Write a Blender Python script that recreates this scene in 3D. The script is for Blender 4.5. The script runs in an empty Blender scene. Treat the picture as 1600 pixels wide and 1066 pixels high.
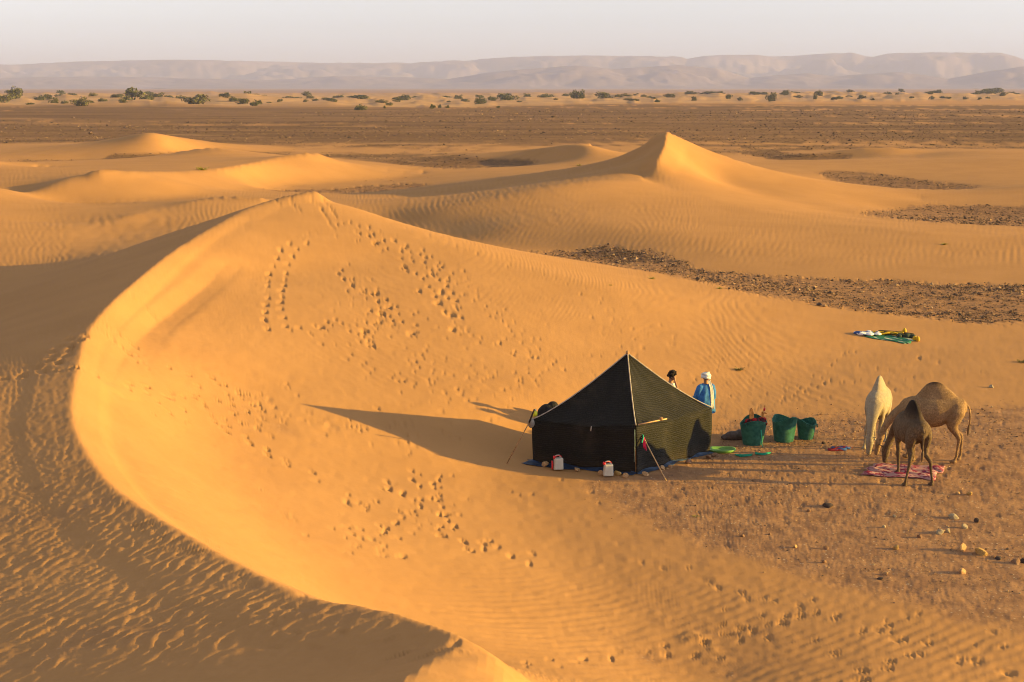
import bpy, bmesh, math, random
import numpy as np
from mathutils import Vector, Matrix

sc = bpy.context.scene
col = sc.collection
R = math.radians

# ------------------------------------------------------------------ camera, sky, sun, exposure
CAM_Z = 9.6
PITCH = 10.23
FPX = 2200.0            # focal length in pixels of a 1600 px wide picture
cam_d = bpy.data.cameras.new('camera')
cam_d.sensor_width = 36.0
cam_d.lens = 36.0 * FPX / 1600.0
cam_d.clip_start = 0.1
cam_d.clip_end = 60000
cam = bpy.data.objects.new('camera', cam_d)
cam.location = (0, 0, CAM_Z)
cam.rotation_euler = (R(90 - PITCH), 0, 0)
col.objects.link(cam)
sc.camera = cam

SUN_EL, SUN_AZ = 10.6, -6.0      # azimuth measured from +X, negative = towards the camera
w = bpy.data.worlds.new('World')
sc.world = w
w.use_nodes = True
nt = w.node_tree
nt.nodes.clear()
sky = nt.nodes.new('ShaderNodeTexSky')
sky.sky_type = 'NISHITA'
sky.sun_disc = False
sky.sun_elevation = R(SUN_EL)
sky.sun_rotation = R(90 - SUN_AZ)
sky.altitude = 300
sky.air_density = 1.0
sky.dust_density = 1.2
sky.ozone_density = 1.0
bg = nt.nodes.new('ShaderNodeBackground')
bg.inputs['Strength'].default_value = 0.090
wo = nt.nodes.new('ShaderNodeOutputWorld')
hs = nt.nodes.new('ShaderNodeHueSaturation')
hs.inputs['Saturation'].default_value = .10
tint = nt.nodes.new('ShaderNodeMix'); tint.data_type = 'RGBA'; tint.blend_type = 'MULTIPLY'
tint.inputs[0].default_value = 1.0; tint.inputs[7].default_value = (.985, 1.0, 1.035, 1)
nt.links.new(sky.outputs[0], hs.inputs['Color'])
nt.links.new(hs.outputs[0], tint.inputs[6])
nt.links.new(tint.outputs[2], bg.inputs[0])
nt.links.new(bg.outputs[0], wo.inputs[0])

sun_d = bpy.data.lights.new('sun', 'SUN')
sun_d.energy = 5.0
sun_d.angle = R(0.6)
sun_d.color = (1.0, 0.65, 0.11)
sun = bpy.data.objects.new('sun', sun_d)
sv = Vector((math.cos(R(SUN_EL)) * math.cos(R(SUN_AZ)), math.cos(R(SUN_EL)) * math.sin(R(SUN_AZ)), math.sin(R(SUN_EL))))
sun.rotation_euler = sv.to_track_quat('Z', 'Y').to_euler()
sun.location = (60, -10, 30)
col.objects.link(sun)

vs = sc.view_settings
vs.view_transform = 'Standard'
vs.look = 'None'
vs.exposure = 1.5
vs.gamma = 1.0
vs.use_curve_mapping = False
sc.cycles.use_denoising = True
sc.cycles.filter_width = 1.05
sc.cycles.max_bounces = 6
sc.cycles.volume_bounces = 0

rng = np.random.default_rng(7)
random.seed(7)

# ------------------------------------------------------------------ helpers: photograph pixels (1600x1066) to places
sp_, cp_ = math.sin(R(PITCH)), math.cos(R(PITCH))
def ray(px, py):
    a, b = (px - 800) / FPX, (533 - py) / FPX
    return np.array([a, cp_ + b * sp_, -sp_ + b * cp_])
def P(px, py, z=0.0):
    d = ray(px, py)
    t = (z - CAM_Z) / d[2]
    return np.array([d[0] * t, d[1] * t, z])
def noise_tile(n, beta, seed, lo=1):
    g = np.random.default_rng(seed)
    f = np.fft.rfft2(g.standard_normal((n, n)))
    ky = np.fft.fftfreq(n)[:, None] * n
    kx = np.fft.rfftfreq(n)[None, :] * n
    k = np.hypot(kx, ky)
    k[0, 0] = 1e9
    f *= np.where(k >= lo, k, 1e9) ** (-beta)
    f[0, 0] = 0
    a = np.fft.irfft2(f, s=(n, n))
    return a / a.std()
def samp(tile, u, v):                    # periodic bilinear lookup, u and v in tile cells
    n, m = tile.shape
    u0, v0 = np.floor(u).astype(int), np.floor(v).astype(int)
    fu, fv = u - u0, v - v0
    u0 %= m; v0 %= n
    u1, v1 = (u0 + 1) % m, (v0 + 1) % n
    return (tile[v0, u0] * (1 - fu) * (1 - fv) + tile[v0, u1] * fu * (1 - fv) +
            tile[v1, u0] * (1 - fu) * fv + tile[v1, u1] * fu * fv)
def sstep(a, b, x):
    t = np.clip((x - a) / (b - a), 0, 1)
    return t * t * (3 - 2 * t)
def spline(pts, step):
    p = np.array(pts, float)
    q = np.vstack([2 * p[0] - p[1], p, 2 * p[-1] - p[-2]])
    out = []
    for i in range(1, len(q) - 2):
        p0, p1, p2, p3 = q[i - 1], q[i], q[i + 1], q[i + 2]
        n = max(2, int(np.linalg.norm(p2[:2] - p1[:2]) / step) + 1)
        t = np.linspace(0, 1, n, endpoint=False)[:, None]
        out.append(.5 * ((2 * p1) + (-p0 + p2) * t + (2 * p0 - 5 * p1 + 4 * p2 - p3) * t * t + (-p0 + 3 * p1 - 3 * p2 + p3) * t ** 3))
    out.append(p[-1:])
    return np.vstack(out)

# ------------------------------------------------------------------ the lie of the land
# each curve: (sharp?, [(x px, y px, height m), ...]) ; W(...) marks plain world points
class W(tuple): pass
def WP(c):
    return np.array(c, float) if isinstance(c, W) else P(*c)
CREST = [W((.4, -14, 6.5)), W((.4, -6, 8.2)), W((.1, 0, 8.0)), W((-.25, 4.5, 6.95)), W((-.45, 6.6, 6.35)), (632,1070,5.92),(690,1022,5.5),(715,995,5.3),(640,965,5.0),(550,945,4.8),(460,928,4.6),(330,860,4.2),(230,800,3.95),
    (170,755,3.8),(130,700,3.62),(112,650,3.5),(118,590,3.4),(140,515,3.3),(200,450,3.4),(290,380,3.7),(400,320,4.3),(480,298,4.7)]
CURVES = [
  (1, CREST),
  (0, [W((.9, 0, 7.6)), W((.6, 4.5, 6.5)), (880,1120,5.72),(830,1066,5.48),(775,1030,5.38),(735,1003,5.28)]),
  # right flank of the big dune: rounded ridge down to the rocky flat
  (0, [(480,298,4.7),(520,300,4.6),(560,322,4.03),(620,350,3.47),(700,375,3.0),(800,410,2.3),(900,435,1.85),(1000,460,1.35),(1100,477,.85),(1300,498,.3),(1600,513,.06)]),
  # bowl
  (1, [(176,600,2.86),(205,548,2.66),(250,503,2.58),(312,457,2.7),(352,415,3.0)]),
  (0, [(400,440,2.5),(520,415,2.6),(650,402,2.6)]),
  (0, [(640,1066,1.5),(560,960,1.45),(480,880,1.5),(390,800,1.5),(320,720,1.5),(330,650,1.5),(400,605,1.5),(470,580,1.5),(600,535,1.5),(750,500,1.5),(880,456,1.55)]),
  (0, [(830,1030,.55),(740,950,.55),(640,860,.6),(560,780,.6),(560,720,.6),(640,690,.6),(740,650,.62),(850,600,.65),(1000,540,.6),(1120,505,.55)]),
  (0, [(1100,1120,.05),(1000,1000,0.02),(900,900,0),(810,820,0),(770,750,0),(800,705,0),(900,665,0.0),(1150,610,.0),(1300,550,.02),(1500,530,0)]),
  # windward side
  (0, [W((-30,-12,1)),W((-34,10,.5)),W((-40,40,.2)),W((-60,60,.6))]),
  (0, [W((11,-10,.6)),W((9.5,0,.3)),W((9,8,.15)),W((8,14,.05))]),
  (0, [W((30,-12,.0)),W((28,10,.0)),W((24,30,.0)),W((30,48,0))]),
  # trough behind it and the low ridge beyond
  (0, [(0,470,.7),(60,420,.6),(130,390,.6),(210,362,.7),(290,340,1.2),(370,322,1.7)]),
  (1, [(-60,350,1.3),(0,345,1.15),(60,347,1.0),(130,347,1.0),(200,338,1.3),(250,325,1.55),(300,314,1.9),(350,306,2.1),(410,309,2.0)]),
  (0, [(410,309,1.9),(460,316,1.0)]),
  # D2 big pale mass at the left, peak (480,238)
  (1, [(165,265,3.2),(220,267,2.9),(280,268,2.5),(340,264,2.25),(400,254,2.25),(440,245,2.5),(480,238,2.8),(512,243,2.3),(545,256,1.45),(600,266,.68),(660,272,.2)]),
  (0, [(-80,300,2.4),(0,282,2.7),(60,273,3.0),(110,266,3.2),(165,265,3.2)]),
  (0, [(190,266,3.05),(235,276,2.65),(285,288,2.0),(335,297,1.25),(390,302,.7)]),
  (0, [(0,326,.35),(80,328,.4),(170,322,.75),(250,313,1.0),(310,306,1.15)]),
  (0, [(0,300,1.5),(80,296,1.7)]),
  (0, [(400,297,.4),(430,292,.15),(500,287,.1),(560,284,.05),(640,281,.0)]),
  (0, [(120,250,.1),(250,258,.1),(380,250,.1),(450,237,.1),(560,240,.1)]),
  (0, [(410,305,0),(500,300,0),(560,300,0),(650,298,0),(660,300,0)]),
  # D3: high dune, sharp crest
  (1, [(1042,205,5.9),(1036,232,4.75),(1024,252,3.9),(1006,268,3.1),(1003,277,2.75),(1030,287,2.45),(1070,299,2.15),(1150,321,1.6),(1250,341,1.2),(1350,354,1.05),(1440,364,.95),(1520,368,.85),(1640,371,.8)]),
  (1, [(1042,205,5.9),(1070,219,5.05),(1100,232,4.3),(1180,259,2.95),(1280,286,1.7),(1380,302,.95),(1440,312,.5)]),
  (0, [(1042,205,5.9),(1022,212,5.5),(1000,224,4.9),(950,245,3.8),(900,259,2.9),(850,268,2.3),(700,285,1.2),(600,298,.6),(545,309,.25)]),
  # front ridge of D3
  (0, [(575,333,1.0),(640,330,1.3),(700,324,1.6),(760,312,2.0),(820,297,2.5),(870,287,2.85),(930,280,3.0),(975,278,2.95),(1003,278,2.75)]),
  (0, [(620,316,.55),(700,306,.8),(780,296,1.3),(860,279,2.0),(940,272,2.3),(985,270,2.6)]),
  (0, [(590,350,0.3),(680,375,.1),(760,392,0),(900,402,0),(1000,424,0),(1100,432,0),(1250,438,0),(1400,445,0),(1640,452,0)]),
  (0, [(760,352,1.1),(900,345,1.4),(1050,365,1.1),(1200,392,.6),(1400,402,.42),(1620,408,.35)]),
  (0, [(1100,285,1.9),(1200,308,1.2),(1300,330,.6),(1360,345,.4)]),
  (0, [(1300,285,0),(1400,300,0),(1500,300,0)]),
  (0, [(1370,330,0),(1450,335,0),(1640,345,0)]),
  # D4
  (0, [(700,243,.6),(760,238,1.2),(830,231,2.1),(880,224,2.8),(915,221,3.2),(925,228,2.4),(935,236,1.7),(930,243,1.3)]),
  (1, [(915,221,2.95),(935,231,2.0),(955,241,1.0)]),
  (0, [(700,262,.05),(800,262,.1),(900,256,.5)]),
  # D5
  (0, [(1250,243,.5),(1330,239,1.0),(1400,238,1.15),(1460,241,.7)]),
  (0, [(1180,243,.5),(1250,236,1.2),(1320,229,1.8),(1400,226,2.1),(1450,231,1.6),(1475,237,1.1)]),
  (0, [(1180,250,.1),(1300,249,.2),(1420,249,.2)]),
  (0, [(1425,250,.5),(1470,240,1.2),(1540,234,1.6),(1600,237,1.5),(1680,240,1.4)]),
  (0, [(1190,254,.5),(1260,249,1.1),(1350,249,1.3),(1430,251,1.3),(1520,249,1.5),(1600,247,1.7),(1700,246,1.8)]),
  (0, [(1480,330,.1),(1560,300,.9),(1640,282,1.6)]),
  (0, [(1290,284,.1),(1400,282,.3),(1500,275,.7)]),
  # D6
  (0, [(-60,246,.3),(0,237,.7),(60,229,1.0),(110,226,1.2),(160,222,1.5),(200,212,2.7),(238,204,3.7),(262,209,3.0),(300,217,1.9),(345,225,.8)]),
  (0, [(0,252,.1),(120,252,.1),(250,244,.5),(330,240,.2)]),
  (0, [(225,252,.35),(270,240,1.5),(326,228,2.7),(370,236,1.7),(440,243,.7)]),
  (0, [(230,258,.0),(330,256,.1),(430,250,.1)]),
  (0, [(-100,220,0),(0,218,0),(150,206,0),(238,198,0),(330,208,0),(500,214,0),(700,214,0),(900,206,0),(1042,200,0),(1150,215,0),(1300,217,0),(1450,217,0),(1700,222,0)]),
  (0, [(-100,205,0),(400,197,0),(900,193,0),(1300,200,0),(1700,205,0)]),
  (0, [(360,222,0),(450,229,0),(560,234,0),(650,240,0),(690,234,0),(760,230,0),(830,222,0),(880,215,0)]),
  (0, [(470,236,0.0),(540,245,0),(620,256,0),(700,262,0),(800,262,.0),(830,258,.1)]),
  (0, [(1110,228,0),(1150,236,0),(1200,232,0),(1290,224,0)]),
  (0, [(1180,247,0),(1240,252,0),(1300,252,.2)]),
  (0, [(1480,232,.1),(1560,228,0),(1700,230,0)]),
  (0, [(940,244,0),(960,232,0),(975,225,0)]),
  (0, [(0,222,0),(90,218,0),(170,212,0)]),
  (0, [(60,258,0),(150,258,0),(220,256,0)]),
  (1, [(-80,240,3.2),(-20,250,2.9),(20,259,2.2),(70,270,1.4)]),
]
_cs = spline([WP(p) for p in CREST], .5)          # wind side: an even slope falling away from the crest, down-sun
_th = lambda y: np.interp(y, [0, 10, 13, 30, 36, 46, 66], [16, 11.5, 7.6, 7.6, 12, 17, 17])
for d_ in (.35, 1.0, 2.2, 4.5, 8.0, 13.0):
    q_ = [W((x - d_, y - .12 * d_, z - d_ * math.tan(R(float(_th(y)))) * (1.0 if d_ < 5 else 1.06))) for x, y, z in _cs[::6] if y > -4 and z - d_ * .2 > .5 and (y < 52 or d_ < 6)]
    CURVES.append((1 if d_ < .5 else 0, q_))
def relax(H, fixed, val, n, om):
    yy, xx = np.mgrid[0:H.shape[0], 0:H.shape[1]]
    inner = np.zeros(H.shape, bool); inner[1:-1, 1:-1] = True
    masks = [inner & ~fixed & (((yy + xx) & 1) == k) for k in (0, 1)]
    for _ in range(n):
        for m in masks:
            A = np.zeros_like(H)
            A[1:-1, 1:-1] = .25 * (H[:-2, 1:-1] + H[2:, 1:-1] + H[1:-1, :-2] + H[1:-1, 2:]) - H[1:-1, 1:-1]
            H[m] += om * A[m]
    return H
def up(H, shape):
    v = np.linspace(0, H.shape[0] - 1, shape[0]); u = np.linspace(0, H.shape[1] - 1, shape[1])
    v0 = np.minimum(v.astype(int), H.shape[0] - 2); u0 = np.minimum(u.astype(int), H.shape[1] - 2)
    fv = (v - v0)[:, None]; fu = (u - u0)[None]
    return (H[v0][:, u0] * (1 - fv) * (1 - fu) + H[v0][:, u0 + 1] * (1 - fv) * fu +
            H[v0 + 1][:, u0] * fv * (1 - fu) + H[v0 + 1][:, u0 + 1] * fv * fu)
def gauss(A, s):
    k = int(3 * s) + 1
    g = np.exp(-.5 * (np.arange(-k, k + 1) / s) ** 2); g /= g.sum()
    B = np.pad(A, k, mode='edge')
    B = sum(g[i] * B[:, i:i + A.shape[1]] for i in range(2 * k + 1))
    return sum(g[i] * B[i:i + A.shape[0]] for i in range(2 * k + 1))
class Field:
    def __init__(s, x0, y0, nx, ny, h, H=None):
        s.x0, s.y0, s.nx, s.ny, s.h, s.H = x0, y0, nx, ny, h, H
    def __call__(s, x, y):
        u = np.clip((np.asarray(x) - s.x0) / s.h, 0, s.nx - 1.001); v = np.clip((np.asarray(y) - s.y0) / s.h, 0, s.ny - 1.001)
        u0, v0 = u.astype(int), v.astype(int); fu, fv = u - u0, v - v0
        H = s.H
        return H[v0, u0] * (1 - fu) * (1 - fv) + H[v0, u0 + 1] * fu * (1 - fv) + H[v0 + 1, u0] * (1 - fu) * fv + H[v0 + 1, u0 + 1] * fu * fv
def solve(x0, y0, nx, ny, h, edge, levels, iters):
    sols = None
    for L in range(levels, -1, -1):
        s = 2 ** L
        n_x, n_y, hh = (nx - 1) // s + 1, (ny - 1) // s + 1, h * s
        acc = np.zeros((n_y, n_x)); cnt = np.zeros((n_y, n_x)); shp = np.zeros((n_y, n_x))
        for sharp, pts in CURVES:
            c = spline([WP(p) for p in pts], hh / 3)
            i = np.round((c[:, 0] - x0) / hh).astype(int); j = np.round((c[:, 1] - y0) / hh).astype(int)
            ok = (i >= 0) & (i < n_x) & (j >= 0) & (j < n_y)
            np.add.at(acc, (j[ok], i[ok]), c[ok, 2]); np.add.at(cnt, (j[ok], i[ok]), 1)
            if sharp: shp[j[ok], i[ok]] = 1
        fx = cnt > 0
        X, Y = np.meshgrid(x0 + np.arange(n_x) * hh, y0 + np.arange(n_y) * hh)
        H = up(sols, (n_y, n_x)) if sols is not None else np.zeros((n_y, n_x))
        b = np.zeros_like(fx); b[0] = b[-1] = True; b[:, 0] = b[:, -1] = True
        H[b] = edge(X[b], Y[b]); H[fx] = acc[fx] / cnt[fx]
        H = relax(H, fx | b, None, iters, 1.8)
        sols = H
    return H, shp
def finish(H, shp, h, s_far, s_near, reach):
    near = np.exp(-((dist_to(shp, h)) / reach) ** 2)
    A = gauss(H, s_far / h)
    M = gauss(H, s_far / 2.2 / h)
    B = gauss(H, s_near / h) if s_near > 0 else H
    w1 = sstep(.02, .5, near); w2 = sstep(.3, .82, near)
    return (A * (1 - w1) + M * w1) * (1 - w2) + B * w2
def dist_to(mask, h):
    # chamfer distance, separable two-pass by repeated sweeps
    D = np.where(mask > 0, 0., 1e3)
    r2 = 2 ** .5
    for _ in range(14):
        for dy, dx, c in ((0, 1, 1), (1, 0, 1), (1, 1, r2), (1, -1, r2)):
            for sgn in (1, -1):
                D = np.minimum(D, np.roll(D, (dy * sgn, dx * sgn), (0, 1)) + c)
    return np.minimum(D, 30) * h
HA, SA = solve(-150., -24., 321, 385, 1.0, lambda x, y: 0 * x, 4, 120)
FA0 = Field(-150., -24., 321, 385, 1.0, HA)
FA = Field(-150., -24., 321, 385, 1.0, finish(HA, SA, 1.0, 2.2, .55, 3.0))
HM, SM = solve(-94., 66., 673, 625, .3, FA, 4, 110)
FM = Field(-94., 66., 673, 625, .3, finish(HM, SM, .3, 1.35, .12, 1.4))
HB, SB = solve(-26., -4., 513, 641, .125, FA, 4, 110)
FB = Field(-26., -4., 513, 641, .125, finish(HB, SB, .125, 1.1, .07, .9))
HC, SC = solve(-14., -2., 305, 1025, .0625, FB, 3, 90)
FC = Field(-14., -2., 305, 1025, .0625, finish(HC, SC, .0625, .8, .045, .55))
def base(x, y):
    x, y = np.asarray(x, float), np.asarray(y, float)
    z = FA(x, y)
    w = sstep(0, 6, np.minimum.reduce([x + 93, 106 - x, y - 67, 251 - y]))
    z = z * (1 - w) + FM(x, y) * w
    w = sstep(0, 2.5, np.minimum.reduce([x + 25.5, 37.5 - x, y + 3.5, 75 - y]))
    z = z * (1 - w) + FB(x, y) * w
    w = sstep(0, 1.2, np.minimum.reduce([x + 13.9, 4.9 - x, y + 1.9, 61.9 - y]))
    return z * (1 - w) + FC(x, y) * w
def hit(px, py, far=400):              # where the line of sight of a photo pixel meets the land
    d = ray(px, py); d = d / d[1]
    t = np.concatenate([np.arange(3, 60, .04), np.arange(60, far, .25)])
    z = base(d[0] * t, t) - (CAM_Z + d[2] * t)
    k = int(np.argmax(z > 0)) if (z > 0).any() else -1
    return np.array([d[0] * t[k], t[k], float(base(d[0] * t[k], t[k]))])

# ------------------------------------------------------------------ tagging and mesh helpers
def tag(o, label=None, cat=None, group=None, kind=None):
    if label: o['label'] = label
    if cat: o['category'] = cat
    if group: o['group'] = group
    if kind: o['kind'] = kind
    return o
def mesh_obj(name, V, F, mat=None, parent=None, smooth=True):
    me = bpy.data.meshes.new(name)
    me.from_pydata([tuple(v) for v in V], [], [tuple(f) for f in F])
    if smooth: me.polygons.foreach_set('use_smooth', [True] * len(me.polygons))
    me.update()
    o = bpy.data.objects.new(name, me)
    if mat: me.materials.append(mat)
    col.objects.link(o)
    if parent: o.parent = parent
    return o
def big_mesh(name, V, F, mats, smooth=True):
    me = bpy.data.meshes.new(name)
    V = np.asarray(V, np.float32); F = np.asarray(F, np.int32); k = F.shape[1]
    me.vertices.add(len(V)); me.vertices.foreach_set('co', V.ravel())
    me.loops.add(F.size); me.loops.foreach_set('vertex_index', F.ravel())
    me.polygons.add(len(F)); me.polygons.foreach_set('loop_start', np.arange(0, F.size, k, dtype=np.int32))
    try: me.polygons.foreach_set('loop_total', np.full(len(F), k, np.int32))
    except Exception: pass
    me.update(calc_edges=True)
    me.polygons.foreach_set('use_smooth', np.full(len(F), smooth))
    for m in mats: me.materials.append(m)
    o = bpy.data.objects.new(name, me); col.objects.link(o)
    return o
def empty(name, loc=(0, 0, 0), rz=0.0):
    o = bpy.data.objects.new(name, None); col.objects.link(o)
    o.empty_display_size = .2
    o.location = loc; o.rotation_euler = (0, 0, rz)
    return o
def new_mat(name, color=(.5, .5, .5), rough=.9, spec=.2):
    m = bpy.data.materials.new(name); m.use_nodes = True
    b = m.node_tree.nodes['Principled BSDF']
    b.inputs['Base Color'].default_value = (*color, 1)
    b.inputs['Roughness'].default_value = rough
    b.inputs['Specular IOR Level'].default_value = spec
    return m, m.node_tree, b
class N:                                   # small node-graph writer
    def __init__(s, tree): s.t = tree
    def n(s, kind, **kw):
        x = s.t.nodes.new(kind)
        for k, v in kw.items(): setattr(x, k, v)
        return x
    def set(s, sock, v):
        if isinstance(v, bpy.types.NodeSocket): s.t.links.new(v, sock)
        elif isinstance(v, tuple) and len(v) == 3 and sock.type == 'RGBA': sock.default_value = (*v, 1)
        else: sock.default_value = v
    def noise(s, scale, detail=4, rough=.55, vec=None, dist=0):
        x = s.n('ShaderNodeTexNoise'); s.set(x.inputs['Scale'], scale); s.set(x.inputs['Detail'], detail)
        s.set(x.inputs['Roughness'], rough); s.set(x.inputs['Distortion'], dist)
        if vec is not None: s.set(x.inputs['Vector'], vec)
        return x.outputs['Fac']
    def mix(s, f, a, b, mode='MIX'):
        x = s.n('ShaderNodeMix', data_type='RGBA', blend_type=mode)
        s.set(x.inputs[0], f); s.set(x.inputs[6], a); s.set(x.inputs[7], b)
        return x.outputs[2]
    def math(s, op, a, b=0.0, clamp=False):
        x = s.n('ShaderNodeMath', operation=op, use_clamp=clamp); s.set(x.inputs[0], a); s.set(x.inputs[1], b)
        return x.outputs[0]
    def rng(s, v, a, b, c=0.0, d=1.0):
        x = s.n('ShaderNodeMapRange', interpolation_type='SMOOTHSTEP'); s.set(x.inputs[0], v)
        for k, q in enumerate((a, b, c, d)): s.set(x.inputs[k + 1], q)
        return x.outputs[0]
    def attr(s, name):
        x = s.n('ShaderNodeAttribute', attribute_name=name); return x
    def pos(s): return s.n('ShaderNodeNewGeometry').outputs['Position']
    def obj(s): return s.n('ShaderNodeTexCoord').outputs['Object']
    def scale(s, vec, sc_):
        x = s.n('ShaderNodeMapping'); s.set(x.inputs['Vector'], vec); x.inputs['Scale'].default_value = sc_; return x.outputs[0]
    def bump(s, h, dist, strength=1.0, normal=None):
        x = s.n('ShaderNodeBump'); s.set(x.inputs['Height'], h); s.set(x.inputs['Distance'], dist); s.set(x.inputs['Strength'], strength)
        if normal is not None: s.set(x.inputs['Normal'], normal)
        return x.outputs[0]
def simple_mat(name, color, rough=.85, var=.25, scale=12., bump=.0, bscale=40., spec=.2, dark=None):
    m, t, b = new_mat(name, color, rough, spec); g = N(t)
    f = g.noise(scale, 5, .6, g.obj())
    c2 = dark or tuple(c * (1 - var) for c in color)
    t.links.new(g.mix(g.rng(f, .3, .7), c2, tuple(min(1, c * (1 + var * .5)) for c in color)), b.inputs['Base Color'])
    if bump: t.links.new(g.bump(g.noise(bscale, 4, .6, g.obj()), bump), b.inputs['Normal'])
    return m

# ------------------------------------------------------------------ where the ground is rocky or trodden (world-space maps)
def inside(poly, X, Y):
    c = np.zeros(X.shape, bool); n = len(poly)
    for i in range(n):
        x1, y1 = poly[i]; x2, y2 = poly[(i + 1) % n]
        if y1 == y2: continue
        k = ((y1 > Y) != (y2 > Y)) & (X < (x2 - x1) * (Y - y1) / (y2 - y1) + x1)
        c ^= k
    return c
def poly_map(polys, h, s, x0=-60., y0=10., x1=70., y1=215.):
    nx, ny = int((x1 - x0) / h), int((y1 - y0) / h)
    X, Y = np.meshgrid(x0 + np.arange(nx) * h, y0 + np.arange(ny) * h)
    M = np.zeros(X.shape)
    for pl in polys: M[inside([tuple(P(*p)[:2]) for p in pl], X, Y)] = 1
    return Field(x0, y0, nx, ny, h, gauss(M, s / h))
ROCKY = poly_map([
  [(740,388),(800,396),(860,399),(960,400),(1030,408),(1060,428),(1200,436),(1350,441),(1500,447),(1700,452),(1700,512),(1550,508),(1400,497),(1250,484),(1100,466),(980,449),(900,432),(820,412)],
  [(1350,345),(1390,334),(1450,327),(1560,330),(1700,335),(1700,364),(1560,364),(1450,360)],
  [(1280,279),(1340,279),(1420,287),(1520,296),(1510,306),(1440,303),(1360,298)],
  [(395,309),(450,300),(540,296),(600,292),(660,293),(665,303),(600,307),(540,308),(440,312)],
  [(590,252),(700,247),(820,254),(838,262),(780,268),(700,272),(620,264)],
  [(110,262),(180,250),(260,246),(340,248),(440,246),(430,256),(330,263),(220,266)],
  [(1190,247),(1150,240),(1200,236),(1240,249),(1330,250),(1300,258),(1240,260)],
], .4, .9)
CAMP = poly_map([[(800,742),(860,752),(960,790),(1060,835),(1180,880),(1300,915),(1420,950),(1540,985),(1750,1040),(1750,640),(1560,632),(1450,640),(1400,640),(1320,642),(1240,645),(1160,655),(1110,690),(1000,746),(900,748)]], .25, .8, 0, 14, 40, 60)
TROD = poly_map([[(1120,640),(1180,668),(1260,690),(1330,700),(1420,760),(1600,800),(1700,780),(1700,640),(1540,632),(1480,640),(1400,636),(1330,650),(1250,640)],
                 [(1180,820),(1250,790),(1330,770),(1440,780),(1560,790),(1600,810),(1450,830),(1330,820),(1250,840)]], .25, .5, 0, 14, 40, 60)
TN = noise_tile(512, 1.3, 11)            # soft
TF = noise_tile(512, .75, 12, 6)           # fine
TS = noise_tile(512, 1.0, 13, 3)
def rocky(x, y, z):
    r = np.hypot(x, y)
    n = samp(TS, x * 1.3, y * 1.3)
    rk_ = ROCKY(x, y)
    near = sstep(.16, .62, rk_ + (.16 * n + .12 * samp(TF, x * 7, y * 7)) * np.minimum(1, rk_ * 3.5)) * sstep(1.0, .6, z)
    streak = samp(TS, x * .12 + 60, y * .42) * .7 + samp(TF, x * .5, y * 1.1) * .3 + samp(TN, x * .10 + 10, y * .3 + 60) * .35
    low = sstep(.4, .12, z + .06 * n)
    far = low * sstep(130, 185, r + 8 * n) * sstep(-1.3, .0, streak + .55 * sstep(215, 300, r) + .3)
    m = np.maximum(near, far)
    edge = 735 - .35 * x - 60 * samp(TN, x * .12, x * 0 + 7)
    return m * sstep(edge + 230, edge + 60, y + x * -.35 * 0 + 0) if True else m
def scrub_band(x, y):
    e0 = np.interp(x / np.maximum(y, 1) * 2165 + 800, [0, 530, 700, 900, 1060, 1600], [679, 665, 665, 790, 870, 1060])
    return sstep(e0 - 25, e0 + 25, y + 25 * samp(TN, x * .1, y * .1)) * sstep(2300, 1700, y)

# ------------------------------------------------------------------ ripples: band-passed noise gives real ripple trains with forks
def ripple_tile(n, cell, lam, ang, bw, seed, spread=.28):
    g = np.random.default_rng(seed)
    f = np.fft.rfft2(g.standard_normal((n, n)))
    ky = np.fft.fftfreq(n, cell)[:, None]; kx = np.fft.rfftfreq(n, cell)[None, :]
    k = np.hypot(kx, ky) + 1e-9
    th = np.arctan2(ky, kx)
    k0 = 1 / lam
    d = np.angle(np.exp(1j * 2 * (th - R(ang + 90)))) / 2
    f *= np.exp(-.5 * (np.log(k / k0) / bw) ** 2) * np.exp(-.5 * (d / spread) ** 2)
    a = np.fft.irfft2(f, s=(n, n)); a /= a.std()
    a = np.tanh(a * 1.1)
    return .62 * a + .38 * (1.4 - 2.6 * np.abs(np.clip(a, -1, .45) - .45) ** 1.2)   # sharper crests, broad troughs
RC = .045
RIP = [ripple_tile(1024, RC, .27, 38, .11, 21, .16), ripple_tile(1024, RC, .26, 76, .22, 22, .34), ripple_tile(1024, RC, .36, -44, .12, 23, .16),
       ripple_tile(1024, RC * 2.6, .62, 66, .14, 24, .2), ripple_tile(1024, .03, .19, 70, .17, 25, .30), ripple_tile(1024, .03, .165, 78, .2, 26, .4)]
def px_of(x, y, z):                        # photo pixel of a place (for laying out regions only)
    zc = y * cp_ - (z - CAM_Z) * sp_
    return 800 + FPX * x / zc, 533 - FPX * (y * sp_ + (z - CAM_Z) * cp_) / zc
def crest_side():
    c = spline([WP(p) for p in CREST], .3)
    return c
CR = crest_side()
def windward(x, y):                        # 1 on the wind side (left) of the big crest
    cy = CR[:, 1]; cx = CR[:, 0]
    o = np.argsort(cy, kind='stable')
    d = x - np.interp(y, cy[o], cx[o])
    return sstep(.12, -.25, d)
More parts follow.
